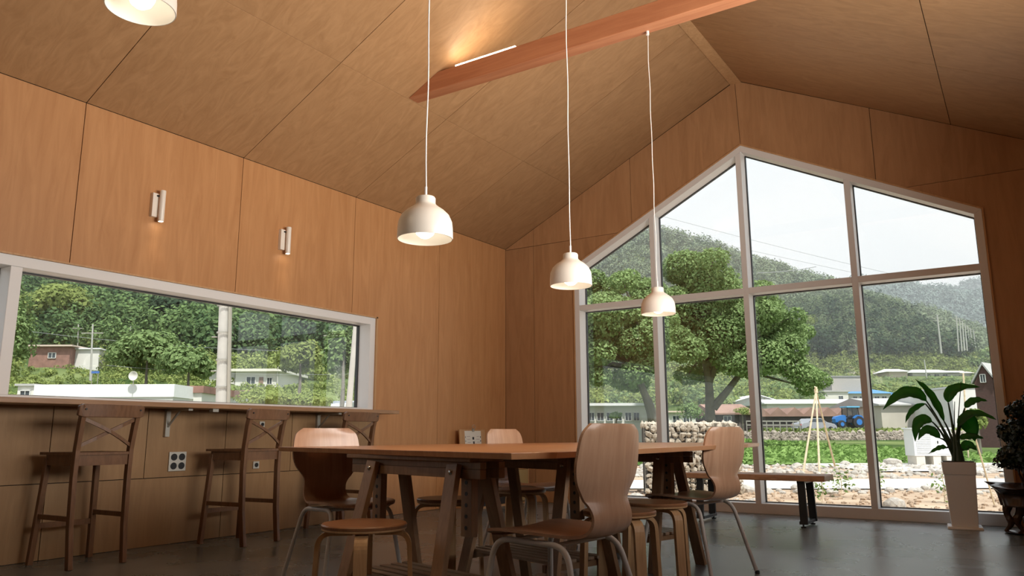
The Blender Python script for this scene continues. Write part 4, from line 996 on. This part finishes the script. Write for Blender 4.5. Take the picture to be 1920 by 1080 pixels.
building('hillside_house', 'wide white house with a pale hip roof on the upper terrace', 205, 1712, 1790, 711, 699, 8, 'hip', 8, white_wall, white_roof, [(1735,701,1746,706),(1752,701,1762,706),(1768,701,1778,706)], 1.2)
building('hillside_house', 'small white house at the right end of the upper terrace', 205, 1788, 1822, 712, 700, 7, 'hip', 7, white_wall, bm_('beige_roof', (.6,.55,.48)), [(1798,703,1806,708)], 1)
building('left_terrace_house', 'pale ruined wall and shed on the terrace behind the main tree', 150, 1560, 1620, 728, 706, 5, 'shed', -4, bm_('grey_block_wall', (.40,.38,.35), noise=.2), grey_roof, [], .2)
bb = building('brown_barn', 'tall narrow dark brown barn with a steep grey roof at the right of the window', 44, 1845, 1880, 860, 718, 9, 'front', 34, barn_m, grey_roof, [(1856,702,1866,718)], .12, rz=-.85)
# road fence (guard rail) and retaining walls
gr = empty('guard_rail', (0,0,0), label='grey steel guard rail beside the road left of the silver car', cat='guard rail')
p0, p1 = at(1400, 797, 70), at(1500, 797, 70)
for dz in (0, .35): MB().bar(p0+Vector((0,0,dz)), p1+Vector((0,0,dz)), .05, .1).build('rail', m_galv, gr)
for k in range(9): q_ = p0.lerp(p1, k/8); MB().bar(q_-Vector((0,0,.8)), q_+Vector((0,0,.4)), .08, .08).build('post', m_galv, gr)
for (x0, x1, y0, y1, d, lb) in ((1640,1860,724,714,188,'long pale stone retaining wall below the upper terrace houses'),(1590,1700,704,692,210,'grey terrace retaining wall left of the hillside houses'),(1668,1790,670,662,238,'long pale terrace edge below the wooded hill')):
    a = at(x0, y0, d); b = at(x1, y0-3, d); h = (y0-y1)*d/FPX; q = MB().bar((a+b)/2-(b-a)/2, b, 1.2, h).build('retaining_wall', bm_('terrace_stone', (.36,.32,.27), noise=.3, nscale=.6)); tag(q, lb, 'wall')

# ---- car
def car():
    d = 77; s = 1.0; p = at(1527, 812, d); o = empty('car', (p.x, p.y, p.z), RZ+.30, label='silver sedan parked on the road beyond the field', cat='car')
    m_paint = mat('silver_paint', (.42,.43,.45), .25, .6); L2 = 2.1
    prof = [(-L2,.35),(-L2,.75),(-L2+.15,.98),(-1.35,1.08),(-.85,1.42),(.25,1.46),(1.0,1.05),(1.85,.88),(L2,.65),(L2,.35)]
    MB().prism(prof, 'y', -.85, .85).build('body', m_paint, o, bevel=.06)
    MB().prism([(-1.22,1.08),(-.82,1.37),(.2,1.40),(.82,1.06)], 'y', -.86, .86).build('side_window', pane_m, o)
    MB().prism([(-1.31,1.10),(-.90,1.385),(-.86,1.40),(-1.27,1.115)], 'y', -.7, .7).build('rear_window', pane_m, o)
    for x in (-1.3,1.3):
        for y in (-.86,.72): w_ = MB().lathe([(0,0),(.32,0),(.32,.16),(0,.16)], n=20); w_.v = [(x+a, y+c, .32+b) for a, b, c in w_.v]; w_.build('wheel', m_black, o)
    for y in (-.78,.5): MB().box(-L2-.02,-L2+.05,y,y+.28,.72,.88).build('tail_light', mat('tail_light_red', (.5,.03,.02), .3), o)
    MB().box(-L2-.03,-L2+.03,-.26,.26,.5,.62).build('number_plate', winf, o)
car()
def tractor():
    d = 84; p = at(1592, 803, d); o = empty('tractor', (p.x, p.y, p.z), RZ+PI+.15, label='blue tractor with a glazed cab parked on the road right of the silver car', cat='tractor')
    bl = mat('tractor_blue', (.02,.16,.48), .35)
    MB().prism([(.45,.65),(.45,1.35),(.7,1.42),(1.6,1.25),(1.75,1.0),(1.7,.6)], 'y', -.35, .35).build('bonnet', bl, o, bevel=.03)
    MB().box(-1.0,.45,-.55,.55,.6,.95).build('chassis', m_black, o); c = MB()
    for x, y in ((-.95,-.6),(-.95,.6),(.4,-.55),(.4,.55)): c.bar((x,y,.95),(x*.9,y*.95,2.2),.07,.07)
    c.build('cab_frame', m_black, o); MB().box(-.85,.36,-.5,.5,1.15,2.15).build('cab_glass', glass_mat('cab_glass', (.5,.58,.6)), o)
    MB().box(-1.05,.5,-.7,.7,2.2,2.34).build('roof', mat('tractor_roof_blue', (.10,.40,.62), .4), o, bevel=.04)
    for x, r, wd in ((-.75,.66,.4),(1.25,.42,.28)):
        for y in (-.85,.85-wd): w_ = MB().lathe([(0,0),(r*.5,0),(r,.03),(r,wd-.03),(r*.5,wd),(0,wd)], n=24); w_.v = [(x+a, y+c, r+b) for a, b, c in w_.v]; wo_ = w_.build('wheel', m_black, o); h = MB().lathe([(0,-.02),(r*.5,-.02),(r*.5,wd+.02),(0,wd+.02)], n=18); h.v = [(x+a, y+c, r+b) for a, b, c in h.v]; h.build('hub', bl, wo_)
    for y in (-.85,.5): MB().prism([(-1.35,.95),(-1.1,1.35),(-.6,1.42),(-.15,1.1),(-.2,1.02),(-.62,1.3),(-1.05,1.22)], 'y', y, y+.35).build('fender', bl, o)
    MB().box(-2.1,-1.4,-.7,.7,.35,.95).build('rear_implement', mat('implement_red', (.5,.05,.04), .5), o)
tractor()

# ---- trees as things
m_bark = mat('tree_bark', (.17,.15,.13), .95, noise=.3, nscale=2, bump=.5, bscale=6)
m_tree = leaf_mat('broadleaf_foliage', (0.095,0.15,0.06), (0.29,0.40,0.17))
m_yel = leaf_mat('yellow_green_foliage', (0.12,0.17,0.05), (0.34,0.40,0.14))
m_pine = leaf_mat('pine_foliage', (0.022,0.045,0.028), (0.09,0.14,0.075))
def canopy_pts(blobs, n, seed):
    r = np.random.default_rng(seed); B = np.array([(b[0].x,b[0].y,b[0].z,b[1]) for b in blobs]); w_ = B[:,3]**2; w_ /= w_.sum(); k = r.choice(len(B), n, p=w_)
    d = r.normal(0,1,(n,3)); d /= np.linalg.norm(d,axis=1,keepdims=True); rr = B[k,3:4]*r.uniform(.55,1.0,(n,1))**.6
    P = B[k,:3]+d*rr*np.array([1,1,.72]); return P, d, k
def big_tree(lb, blobs, trunk, n, leaf, m, seed, extra=()):
    base = trunk[0][0]; z0 = zground(base.x, base.y)
    o = empty('broadleaf_tree', (base.x, base.y, z0), label=lb, cat='tree'); off = Vector((base.x, base.y, z0))
    pts = [p-off for p, r in trunk]; pts[0].z = -.1; MB().tube(fillet(pts, 1.2, 3), [float(np.interp(i/(len(fillet(pts,1.2,3))-1), np.linspace(0,1,len(trunk)), [r for p, r in trunk])) for i in range(len(fillet(pts,1.2,3)))], 10).build('trunk', m_bark, o, smooth=True)
    r = random.Random(seed)
    for br in extra:
        q = [p-off for p, r_ in br]; MB().tube(q, [r_ for p, r_ in br], 8).build('branch', m_bark, o, smooth=True)
    tp_ = trunk[-1][0]
    for b, rad_ in blobs:
        mid = tp_.lerp(b, .5)+Vector((r.uniform(-.4,.4), r.uniform(-.4,.4), r.uniform(0,.6)))
        MB().tube([tp_-off, mid-off, b-off], [.14,.09,.03], 6).build('branch', m_bark, o)
    P, D, k = canopy_pts(blobs, n, seed); P -= np.array(off[:])
    bs_ = np.random.default_rng(seed+1).random(len(blobs)); sh = np.clip(.35+.35*bs_[k]+.3*rng.random(n)-.0, 0, 1)
    cloud('foliage', quads(P, D*.6+np.array([0,0,.5]), leaf, .9, .6, seed), m, sh, o, 'stuff'); return o
D = 45
def A_(px, py, d=D): return at(px, py, d)
rr_ = random.Random(4)
blobs = []
for (px, py, rp) in [(1300,520,58),(1350,545,62),(1290,600,60),(1400,600,60),(1345,630,62),(1440,660,58),(1280,560,45),(1470,640,50),(1500,690,38),(1410,560,42),(1270,665,45),(1385,690,42),(1330,500,36),(1450,590,38),(1525,715,26),(1310,690,34),(1490,610,30),(1250,620,40)]:
    for q in range(3): blobs.append((A_(px+rr_.uniform(-22,22), py+rr_.uniform(-20,16), D+rr_.uniform(-3.2,3.2)), rp*.80*D/FPX))
big_tree('large broad-leaved tree with forked trunk in the centre of the tall window', blobs, [(A_(1333,818),.34),(A_(1331,770),.27),(A_(1330,720),.23),(A_(1322,680),.17)], 60000, .115, m_tree, 21,
         extra=[[(A_(1337,765),.26),(A_(1362,735),.2),(A_(1385,705),.16),(A_(1420,690),.09)],[(A_(1330,720),.2),(A_(1345,670),.15),(A_(1370,620),.08)],[(A_(1385,705),.12),(A_(1400,670),.09),(A_(1430,640),.04)]])
blobs = []
for (px, py, rp) in [(1105,600,52),(1150,570,50),(1200,560,48),(1120,660,44),(1175,640,50),(1225,610,46),(1100,540,36),(1220,670,40),(1105,700,30),(1180,700,36),(1160,525,34),(1080,620,40)]:
    for q in range(3): blobs.append((A_(px+rr_.uniform(-22,22), py+rr_.uniform(-18,16), 42+rr_.uniform(-3,3)), rp*.80*42/FPX))
big_tree('broad-leaved tree with a leaning trunk at the left of the tall window', blobs, [(A_(1232,815,42),.32),(A_(1222,770,42),.26),(A_(1205,730,42),.2),(A_(1190,690,42),.15)], 40000, .115, m_tree, 22)
def small_tree(px, pyb, pyt, wpx, d, m, lb, n=1600, leaf=None, group=None, name='tree', trunkfrac=.35, z0=None):
    b = at(px, pyb, d); h = (pyb-pyt)*d/FPX; rw = wpx/2*d/FPX
    o = empty(name, tuple(b), label=lb, cat='tree', group=group)
    MB().tube([(0,0,-1.0),(rw*.06,0,h*trunkfrac),(0,0,h*.75)], [.07*h**.5,.05*h**.5,.02], 7).build('trunk', m_bark, o)
    sd = int(px*3+pyb); P, N_ = blob_points(n, 1.0, sd, 16, 1.0); P = P*np.array([rw,rw,h*(1-trunkfrac*.8)/2*1.05])+np.array([0,0,h*(trunkfrac*.8+(1-trunkfrac*.8)/2)])
    cloud('foliage', quads(P, N_+np.array([0,0,.3]), leaf or rw*.085, .9, .5, sd), m, np.clip(.3+.5*rng.random(n), 0, 1), o, 'stuff'); return o
small_tree(1155,797,772,28,40,m_tree,'little round clipped topiary tree in front of the white building', 900, .09, trunkfrac=.4)
small_tree(1392,792,762,36,60,m_yel,'small bright green tree beside the main trunk, in front of the dark barn', 900)
small_tree(1295,800,755,60,58,m_tree,'dark green shrubby tree left of the main trunk', 1200, trunkfrac=.1)
small_tree(1838,862,765,42,30,m_yel,'small thin ornamental tree in front of the brown barn', 700, .10, trunkfrac=.55)
small_tree(1795,696,660,60,225,m_tree,'round dark tree above the right hillside houses', 900, trunkfrac=.1)
small_tree(1745,690,664,44,225,m_yel,'yellow-green tree above the wide hillside house', 700, trunkfrac=.1)
small_tree(1700,668,640,28,232,m_yel,'pale green bush tree right of the third mullion on the terrace', 600, trunkfrac=.1)
small_tree(1600,655,628,20,232,m_yel,'pale green small tree on the terrace left of the third mullion', 500, trunkfrac=.2)
small_tree(1515,622,588,46,200,m_yel,'bright round tree on the wooded hill right of the main tree', 700, trunkfrac=.1)

# ---- hills
def hill(name, rows, kind='structure', m=m_grassy, nx=70, sub=8, noise=1.0, seed=0):
    # rows: list of (d, [(px,py),...]) from near to far; lofted
    r = random.Random(seed); xs_ = np.linspace(min(p[0] for p in rows[0][1]), max(p[0] for p in rows[0][1]), nx); grid = []
    for d, pl_ in rows:
        px_ = [p[0] for p in pl_]; py_ = [p[1] for p in pl_]; grid.append([at(x, float(np.interp(x, px_, py_)), d) for x in xs_])
    G = []
    for i in range(len(grid)-1):
        for k in range(sub):
            t = k/sub; G.append([a.lerp(b, t) for a, b in zip(grid[i], grid[i+1])])
    G.append(grid[-1]); V = []
    for i, row in enumerate(G):
        for j, p in enumerate(row):
            q = p.copy(); q.z += noise*(math.sin(i*.9+j*.35+seed)+math.sin(j*.8-i*.4)*.6)*.35; V.append(tuple(q))
    nr = len(G); F = [(i*nx+j, i*nx+j+1, (i+1)*nx+j+1, (i+1)*nx+j) for i in range(nr-1) for j in range(nx-1)]
    o = MB().add(V, F).build(name, m); o['kind'] = kind; return np.array(V).reshape(nr, nx, 3)
def forest(name, lb, G, n, size, nq, m, seed, leaf=.16, tall=1.0, irange=(0,1), jrange=(0,1), avoid=()):
    r = np.random.default_rng(seed); nr, nx, _ = G.shape
    a = r.uniform(irange[0], irange[1], n)*(nr-1.001); b = r.uniform(jrange[0], jrange[1], n)*(nx-1.001); i = a.astype(int); j = b.astype(int); fa = (a-i)[:,None]; fb = (b-j)[:,None]
    P = G[i,j]*(1-fa)*(1-fb)+G[i+1,j]*fa*(1-fb)+G[i,j+1]*(1-fa)*fb+G[i+1,j+1]*fa*fb
    if avoid:
        dl = P-np.array([CX,CY,CZ]); dd = dl@np.array(cF[:]); X = 960+FPX*(dl@np.array(cR[:]))/dd; Y = 540-FPX*(dl@np.array(cU[:]))/dd; keep = np.ones(n, bool)
        for (a0, a1, b0, b1, dm) in avoid: keep &= ~((X > a0) & (X < a1) & (Y > b0) & (Y < b1) & (dd < dm))
        P = P[keep]; n = len(P)
    rad = r.uniform(size[0], size[1], n); proto = [blob_points(nq, 1.0, seed*10+q, 9, 1.0) for q in range(8)]
    vv = []; sh = []
    for q in range(8):
        idx = np.where(np.arange(n) % 8 == q)[0]; pts, nn = proto[q]
        c = pts[None]*np.stack([rad[idx], rad[idx], rad[idx]*tall], 1)[:,None,:]+P[idx][:,None,:]+np.array([0,0,1])*(rad[idx]*tall*.55)[:,None,None]
        N_ = np.tile(nn[None], (len(idx),1,1))+np.array([0,0,.35])
        sz = np.repeat(rad[idx]*leaf, nq)
        vv.append(quads(c.reshape(-1,3), N_.reshape(-1,3), sz, .9, .45, seed*7+q)); t = r.random(len(idx)); sh.append(np.clip(np.repeat(t*.75, nq)+r.random(len(idx)*nq)*.3, 0, 1))
    o = cloud(name, np.concatenate(vv), m, np.concatenate(sh)); tag(o, lb, 'forest', kind='stuff'); return o
m_for = leaf_mat('forest_foliage', (0.045,0.09,0.045), (0.21,0.31,0.12))
m_mid = leaf_mat('mid_hill_foliage', (0.06,0.095,0.055), (0.22,0.28,0.14))
m_dist_hazed = leaf_mat('distant_hill_foliage_hazed', (0.13,0.17,0.11), (0.27,0.33,0.20), trans=.2)  # haze put into the colour: paler and greyer than nearer foliage
m_far_hazed = leaf_mat('far_hill_foliage_hazed', (0.15,0.20,0.18), (0.22,0.28,0.25), trans=.2)  # pale blue-grey, the haze of distance painted into the leaves
# left hillside (strip window)
cols = [-700,-400,-150,50,250,450,650,850,1000]
def row(d, ys): return (d, list(zip(cols, ys)))
GL = hill('left_hillside', [row(40,[790]*9), row(55,[745]*9), row(66,[725,722,715,712,716,722,724,724,724]), row(78,[690,690,684,680,684,692,694,694,694]), row(105,[590,590,590,590,600,612,620,620,620]), row(140,[470,480,490,492,500,505,510,515,520]), row(185,[380,385,390,395,400,405,410,415,420])], seed=3, sub=6)
forest('left_hill_forest', 'dense mixed forest covering the hillside in the strip window', GL, 760, (1.8,3.9), 330, m_for, 31, .095, 1.15, (.52,.90), (.28,.88))
forest('left_hill_pines', 'dark pines scattered in the hillside forest of the strip window', GL, 130, (1.8,3.0), 300, m_pine, 32, .09, 1.5, (.55,.85), (.28,.88))
forest('left_hill_bushes', 'light green bushes and undergrowth below the forest in the strip window', GL, 420, (.8,1.8), 130, m_yel, 33, .13, .9, (.36,.56), (.28,.88), avoid=[(25,200,640,735,82),(385,530,690,740,70)])
forest('left_hill_grass', 'low rough grass and weeds on the slope behind the long white roof', GL, 1500, (.25,.6), 40, m_yel, 34, .22, .8, (.06,.40), (.28,.88))
# main hill behind the big tree
GM = hill('main_hill', [(222,[(950,790),(1225,780),(1500,760),(1760,740),(1850,740)]), (245,[(950,670),(1225,665),(1500,660),(1760,660),(1850,670)]), (330,[(950,480),(1100,460),(1225,444),(1300,461),(1400,492),(1480,521),(1560,547),(1640,568),(1760,605),(1850,640)]), (420,[(950,495),(1225,470),(1480,540),(1640,590),(1850,660)])], seed=8, sub=12, noise=3)
forest('main_hill_forest', 'hazy green forest on the big hill behind the central tree', GM, 3300, (2.6,4.6), 80, m_dist_hazed, 41, .13, 1.1, (.30,.86), (.12,1))
forest('main_hill_scrub', 'paler trees at the foot of the big hill behind the village', GM, 700, (2.0,3.4), 60, m_mid, 42, .16, 1.0, (.16,.38), (.08,1))
# nearer wooded spur on the right
GS = hill('wooded_spur', [(210,[(1380,724),(1500,722),(1600,720),(1700,720),(1790,720),(1815,720)]), (225,[(1380,668),(1500,662),(1600,656),(1700,656),(1780,660),(1815,668)]), (275,[(1380,603),(1450,590),(1540,580),(1620,574),(1655,577),(1690,592),(1730,620),(1760,646),(1785,664),(1815,675)]), (320,[(1380,610),(1500,595),(1640,590),(1700,610),(1760,655),(1815,680)])], seed=5, sub=12, noise=1.5)
forest('wooded_spur_forest', 'darker wooded spur of mixed trees to the right of the central tree', GS, 1300, (2.2,4.2), 120, m_mid, 51, .12, 1.15, (.28,.80))
forest('wooded_spur_pines', 'dark blue-green pines on the wooded spur', GS, 170, (2.6,4.4), 130, m_pine, 52, .14, 1.5, (.25,.62))
# far ranges
GF = hill('far_hill', [(480,[(1600,680),(1700,680),(1800,670),(1900,660)]), (650,[(1600,540),(1660,540),(1700,544),(1745,556),(1790,562),(1840,566),(1900,570)]), (760,[(1600,560),(1900,580)])], m=m_grassy, seed=2, sub=12, noise=5)
forest('far_hill_forest', 'haze-tinted blue-green forest on the far mountain slope', GF, 2600, (5,9), 46, m_far_hazed, 61, .14, 1.0, (.0,.6))
GF2 = hill('farthest_hill', [(700,[(1700,640),(1800,640),(1950,640)]), (900,[(1700,580),(1760,560),(1800,553),(1840,541),(1900,530),(1950,520)]), (1000,[(1700,600),(1950,560)])], seed=6, sub=10, noise=6)
forest('farthest_hill_forest', 'farthest haze-blue forested ridge at the right edge of the tall window', GF2, 1500, (7,12), 46, m_far_hazed, 62, .14, 1.0, (.0,.6))
# terraces: scrub between houses
GT = hill('terrace_slope', [(118,[(900,778),(1380,778),(1600,772),(1900,770)]), (152,[(900,750),(1380,752),(1600,752),(1900,750)]), (186,[(900,718),(1380,726),(1600,728),(1900,728)]), (215,[(900,686),(1380,704),(1600,706),(1900,706)]), (240,[(900,655),(1380,660),(1600,662),(1900,655)])], seed=9, sub=5, noise=.8)
AV = [(1545,1700,722,775,149),(1655,1830,686,722,206),(1730,1790,735,775,126),(1370,1640,745,790,136)]
forest('terrace_scrub', 'green scrub and bushes on the terraced slope among the houses', GT, 3000, (.8,2.2), 55, m_yel, 71, .2, .8, (.10,1), avoid=AV)
forest('terrace_shrubs', 'darker shrubs on the terraced slope among the houses', GT, 600, (1.2,2.6), 80, m_tree, 72, .18, .8, (.10,1), avoid=AV)
forest('spur_foot_scrub', 'pale green scrub on the bank at the foot of the wooded spur', GS, 1300, (.8,1.9), 55, m_yel, 73, .2, .8, (.04,.34), avoid=AV)
# roadside grass
n = 2600; u = rng.uniform(70.5,73,n); r_ = rng.uniform(14,44,n); c = np.zeros((n,3)); c[:,0] = CX+Fh.x*u+Rh.x*r_; c[:,1] = CY+Fh.y*u+Rh.y*r_; c[:,2] = [zg(a)+.25 for a in u]
g_ = cloud('roadside_grass', quads(c, np.tile([0,-.5,.6],(n,1)), .3, 1, .8, 5), m_yel, rng.random(n)); tag(g_, 'yellow-green grass growing between the stone wall and the road', 'grass', kind='stuff')

# ---- seen through the strip window
def LB(*a, **k): return building(*a, **k)
LB('brick_house', 'brick house with a flat pale roof on the hillside in the strip window', 74, 52, 128, 690, 650, 7, 'flat', 3, brick_m, bm_('pale_brown_roof', (.55,.45,.38)), [(88,661,103,672)], .4)
LB('white_annex', 'white windowless annex joined to the right of the brick house', 75, 128, 184, 686, 655, 5, 'shed', -6, white_wall, white_roof, [], .2)
LB('long_white_roof_building', 'long low building with a white metal roof along the bottom of the strip window', 33, 62, 322, 775, 745, 7, 'flat', 24, bm_('off_white_wall', (.6,.6,.58)), white_roof, [(66,752,90,765)], .05)
LB('side_block', 'small pale block with a blue-grey window left of the long white roof', 34, 28, 60, 775, 724, 5, 'flat', 4, white_wall, grey_roof, [(34,732,54,748)], .1)
sb = LB('brown_parapet_block', 'brown-topped white block with a green stair at the right end of the long roof', 35, 322, 376, 775, 737, 5, 'flat', 13, white_wall, brick_m, [], .1)
MB().add([(-.30,-.15,.35),(-.12,-.15,.35),(.20,-.15,1.15),(.02,-.15,1.15),(-.30,-.02,.35),(-.12,-.02,.35),(.20,-.02,1.15),(.02,-.02,1.15)], [(0,1,2,3),(7,6,5,4),(0,4,5,1),(1,5,6,2),(2,6,7,3),(3,7,4,0)]).build('green_stair', mat('stair_green', (.03,.35,.22), .6), sb)
LB('hill_villa', 'white flat-roofed house with dark windows on the slope right of the concrete pole', 60, 440, 520, 726, 697, 7, 'flat', 5, white_wall, bm_('cream_parapet', (.68,.66,.58)), [(461,706,479,721),(500,708,510,721)], .4, doors=[(485,707,493,722)])
LB('hill_villa_wing', 'low white wing of the flat-roofed house left of the concrete pole', 62, 392, 440, 712, 697, 5, 'flat', 3, white_wall, white_roof, [], .3)
LB('grey_roof_hut', 'hut with a dark grey sloping roof on the wooded slope behind the concrete pole', 82, 388, 436, 672, 668, 5, 'shed', 6, dark_wall, grey_roof, [], .4)
LB('small_brown_shed', 'small shed with brown roof beside the yellow-green bushes', 45, 444, 466, 738, 733, 3, 'hip', 4, white_wall, brown_roof, [], .3)
LB('white_greenhouse', 'white sheeted greenhouse at the bottom right of the strip window', 40, 595, 650, 775, 762, 5, 'gable', 14, white_roof, white_roof, [], .1)
# poles
def pole(px0, py0, px1, py1, d, r0, r1, lb, arms=(), conduit=False, m=None):
    a = at(px0, py0, d); b = at(px1, py1, d); b.x, b.y = (b.x, b.y); zb = zground(a.x, a.y)
    dirv = (b-a); 
    o = empty('utility_pole', tuple(a), label=lb, cat='pole'); t = dirv
    MB().tube([Vector((0,0,0))-t*.15, t], [r0, r1], 14).build('shaft', m or bm_('pole_concrete', (.56,.55,.52), noise=.08, nscale=3), o, smooth=True)
    for (f, L2) in arms: MB().bar(t*f-Rh*L2, t*f+Rh*L2, .08, .08).build('cross_arm', m_galv, o)
    if conduit:
        MB().tube([Rh*(r0+.05)-Fh*.1-t*.15, t+Rh*(r1+.05)-Fh*.1], .045, 8).build('conduit', m_galv, o, smooth=True)
        for k in range(5):
            c = t*(k/5+.05); MB().lathe([(r0*1.03,-.02),(r0*1.06,-.02),(r0*1.06,.02),(r0*1.03,.02)], tuple(c), 16).build('band', m_galv, o)
        for k in range(4): c = t*(k/4+.12); MB().tube([c-Rh*(r0+.13), c-Rh*r0], .014, 6).build('step_bolt', m_galv, o)
    return o
pole(415, 790, 422, 535, 19, .16, .125, 'thick concrete utility pole with a conduit seen in the strip window', conduit=True)
pole(652, 790, 671, 560, 22, .10, .06, 'leaning white pole at the right end of the strip window')
pole(170, 700, 174, 608, 64, .09, .06, 'slim utility pole beside the white annex', [(.82,.9)])
pole(145, 660, 147, 608, 82, .08, .06, 'slim pole on the slope above the brick house', [(.85,.6)])
pole(242, 650, 245, 612, 86, .08, .06, 'thin short pole on the slope between the big green trees')
pole(620, 700, 624, 618, 70, .08, .05, 'thin utility pole in front of the trees right in the strip window', [(.86,.8)])
pole(520, 720, 521, 680, 60, .07, .05, 'short white pole at the right corner of the flat-roofed house')
pole(1764, 653, 1757, 590, 190, .22, .15, 'tallest pale utility pole on the ridge right of the third mullion', [(.9,1.4),(.82,1.2)])
for k, (px, yb, yt, d) in enumerate([(1797,650,592,194),(1803,650,597,202),(1808,650,602,210),(1813,651,607,218),(1818,651,611,226),(1823,651,615,234),(1829,652,618,242)]):
    o = pole(px, yb, px-4, yt, d, .17, .12, ['nearest and tallest','second','third','middle','fifth','sixth','farthest and rightmost'][k]+' pale pole in the row receding before the far mountain', [(.9,1.0)]); o['group'] = 'receding row of utility poles'
pole(1738, 712, 1733, 675, 190, .16, .12, 'thin grey pole in front of the upper terrace houses')
pole(1494, 715, 1491, 622, 150, .16, .12, 'thin pale pole left among the trees beyond the second mullion')
# wires
def wire(a, b, d0, d1, sag, lb, r=.012):
    p, q = at(*a, d0), at(*b, d1); pts = [p.lerp(q, k/16)-Vector((0,0,sag*4*(k/16)*(1-k/16))) for k in range(17)]
    w_ = MB().tube(pts, r, 4).build('overhead_wire', bm_('wire_grey', (.35,.36,.37))); tag(w_, lb, 'wire')
wire((60,622),(680,660),60,60,.4,'dark overhead wire crossing the strip window in front of the forest')
wire((200,685),(690,700),50,60,.3,'lower overhead wire crossing the strip window at house level', .01)
wire((1240,405),(1700,520),150,170,.3,'upper thin power line crossing the sky in the tall window', .035)
wire((1240,432),(1840,560),150,190,.3,'lower thin power line crossing the sky in the tall window', .035)
wire((1420,512),(1530,500),120,120,.2,'short pale cable before the hill in the middle upper pane', .05)
# satellite dish + sign
p = at(250, 716, 33); ds = empty('satellite_dish', tuple(p), RZ, label='small white satellite dish on the long white roof', cat='dish')
q = MB().lathe([(0,0),(.10,.012),(.17,.04),(.2,.07),(.19,.072),(.1,.02),(0,.01)], n=20); q.v = [(a, c-.1 if False else -c, b+.25) for a, b, c in q.v]; q.build('reflector', white_wall, ds, smooth=True); MB().tube([(0,0,-.2),(0,0,.2)], .02, 6).build('mast', m_galv, ds)
p = at(179, 698, 48); sg = empty('blue_sign', tuple(p), RZ, label='small blue board on posts above the long white roof', cat='sign'); MB().box(-.24,.24,-.03,.03,-.07,.07).build('board', mat('sign_blue', (.06,.15,.45), .5), sg); MB().box(-.2,-.17,-.02,.02,-1.2,-.07).box(.17,.2,-.02,.02,-1.2,-.07).build('post', m_galv, sg)
# individual trees in the strip window
small_tree(270,735,612,150,52,m_tree,'large round green tree behind the long roof in the left part of the strip window', 3200, .2, trunkfrac=.1)
small_tree(350,735,640,110,50,m_tree,'bushy green tree left of the concrete pole', 2400, .18, trunkfrac=.1)
small_tree(330,650,540,110,92,m_pine,'tall dark pine with a bare reddish trunk standing above the others', 2200, .3, trunkfrac=.5)
small_tree(110,640,525,140,88,m_yel,'pale yellow-green tree at the top left of the strip window', 2600, .32, trunkfrac=.1)
small_tree(560,735,632,90,46,m_yel,'pale yellow-green tree right of the flat-roofed house', 2400, .16, trunkfrac=.15)
small_tree(500,775,728,150,24,m_yel,'bright yellow-green bush at the bottom of the strip window right of the concrete pole', 2600, .06, trunkfrac=.05)
small_tree(580,775,735,110,24,m_yel,'second bright yellow-green bush, just left of the white greenhouse', 1800, .06, trunkfrac=.05)
small_tree(640,760,605,100,40,m_tree,'green tree at the right end of the strip window', 2600, .14, trunkfrac=.2)
small_tree(450,690,570,110,88,m_tree,'broad green tree directly right of the concrete pole', 2400, .28, trunkfrac=.1)
small_tree(5,745,520,90,60,m_tree,'green tree behind the mullion at the far left of the strip window', 2200, .2, trunkfrac=.1)

# ---- hazy air over the valley
hb = MB(); c8 = []
for u0, z0, z1 in ((60,-3,160),(1100,-3,160)):
    for s_ in (-1, 1):
        q = Vector((CX,CY,0))+Fh*u0+Rh*(s_*u0*1.5); c8 += [(q.x,q.y,z0),(q.x,q.y,z1)]
hb.add(c8, [(0,1,3,2),(4,6,7,5),(0,4,5,1),(2,3,7,6),(1,5,7,3),(0,2,6,4)])
mh = bpy.data.materials.new('valley_haze'); mh.use_nodes = True; n_ = mh.node_tree.nodes; n_.clear(); ho = n_.new('ShaderNodeOutputMaterial'); vs = n_.new('ShaderNodeVolumeScatter')
vs.inputs['Density'].default_value = .0007; vs.inputs['Color'].default_value = (.92,.96,1,1); mh.node_tree.links.new(vs.outputs[0], ho.inputs['Volume'])
hz = hb.build('valley_haze', mh); tag(hz, 'thin pale haze hanging in the air before the far hills', 'haze', kind='stuff')
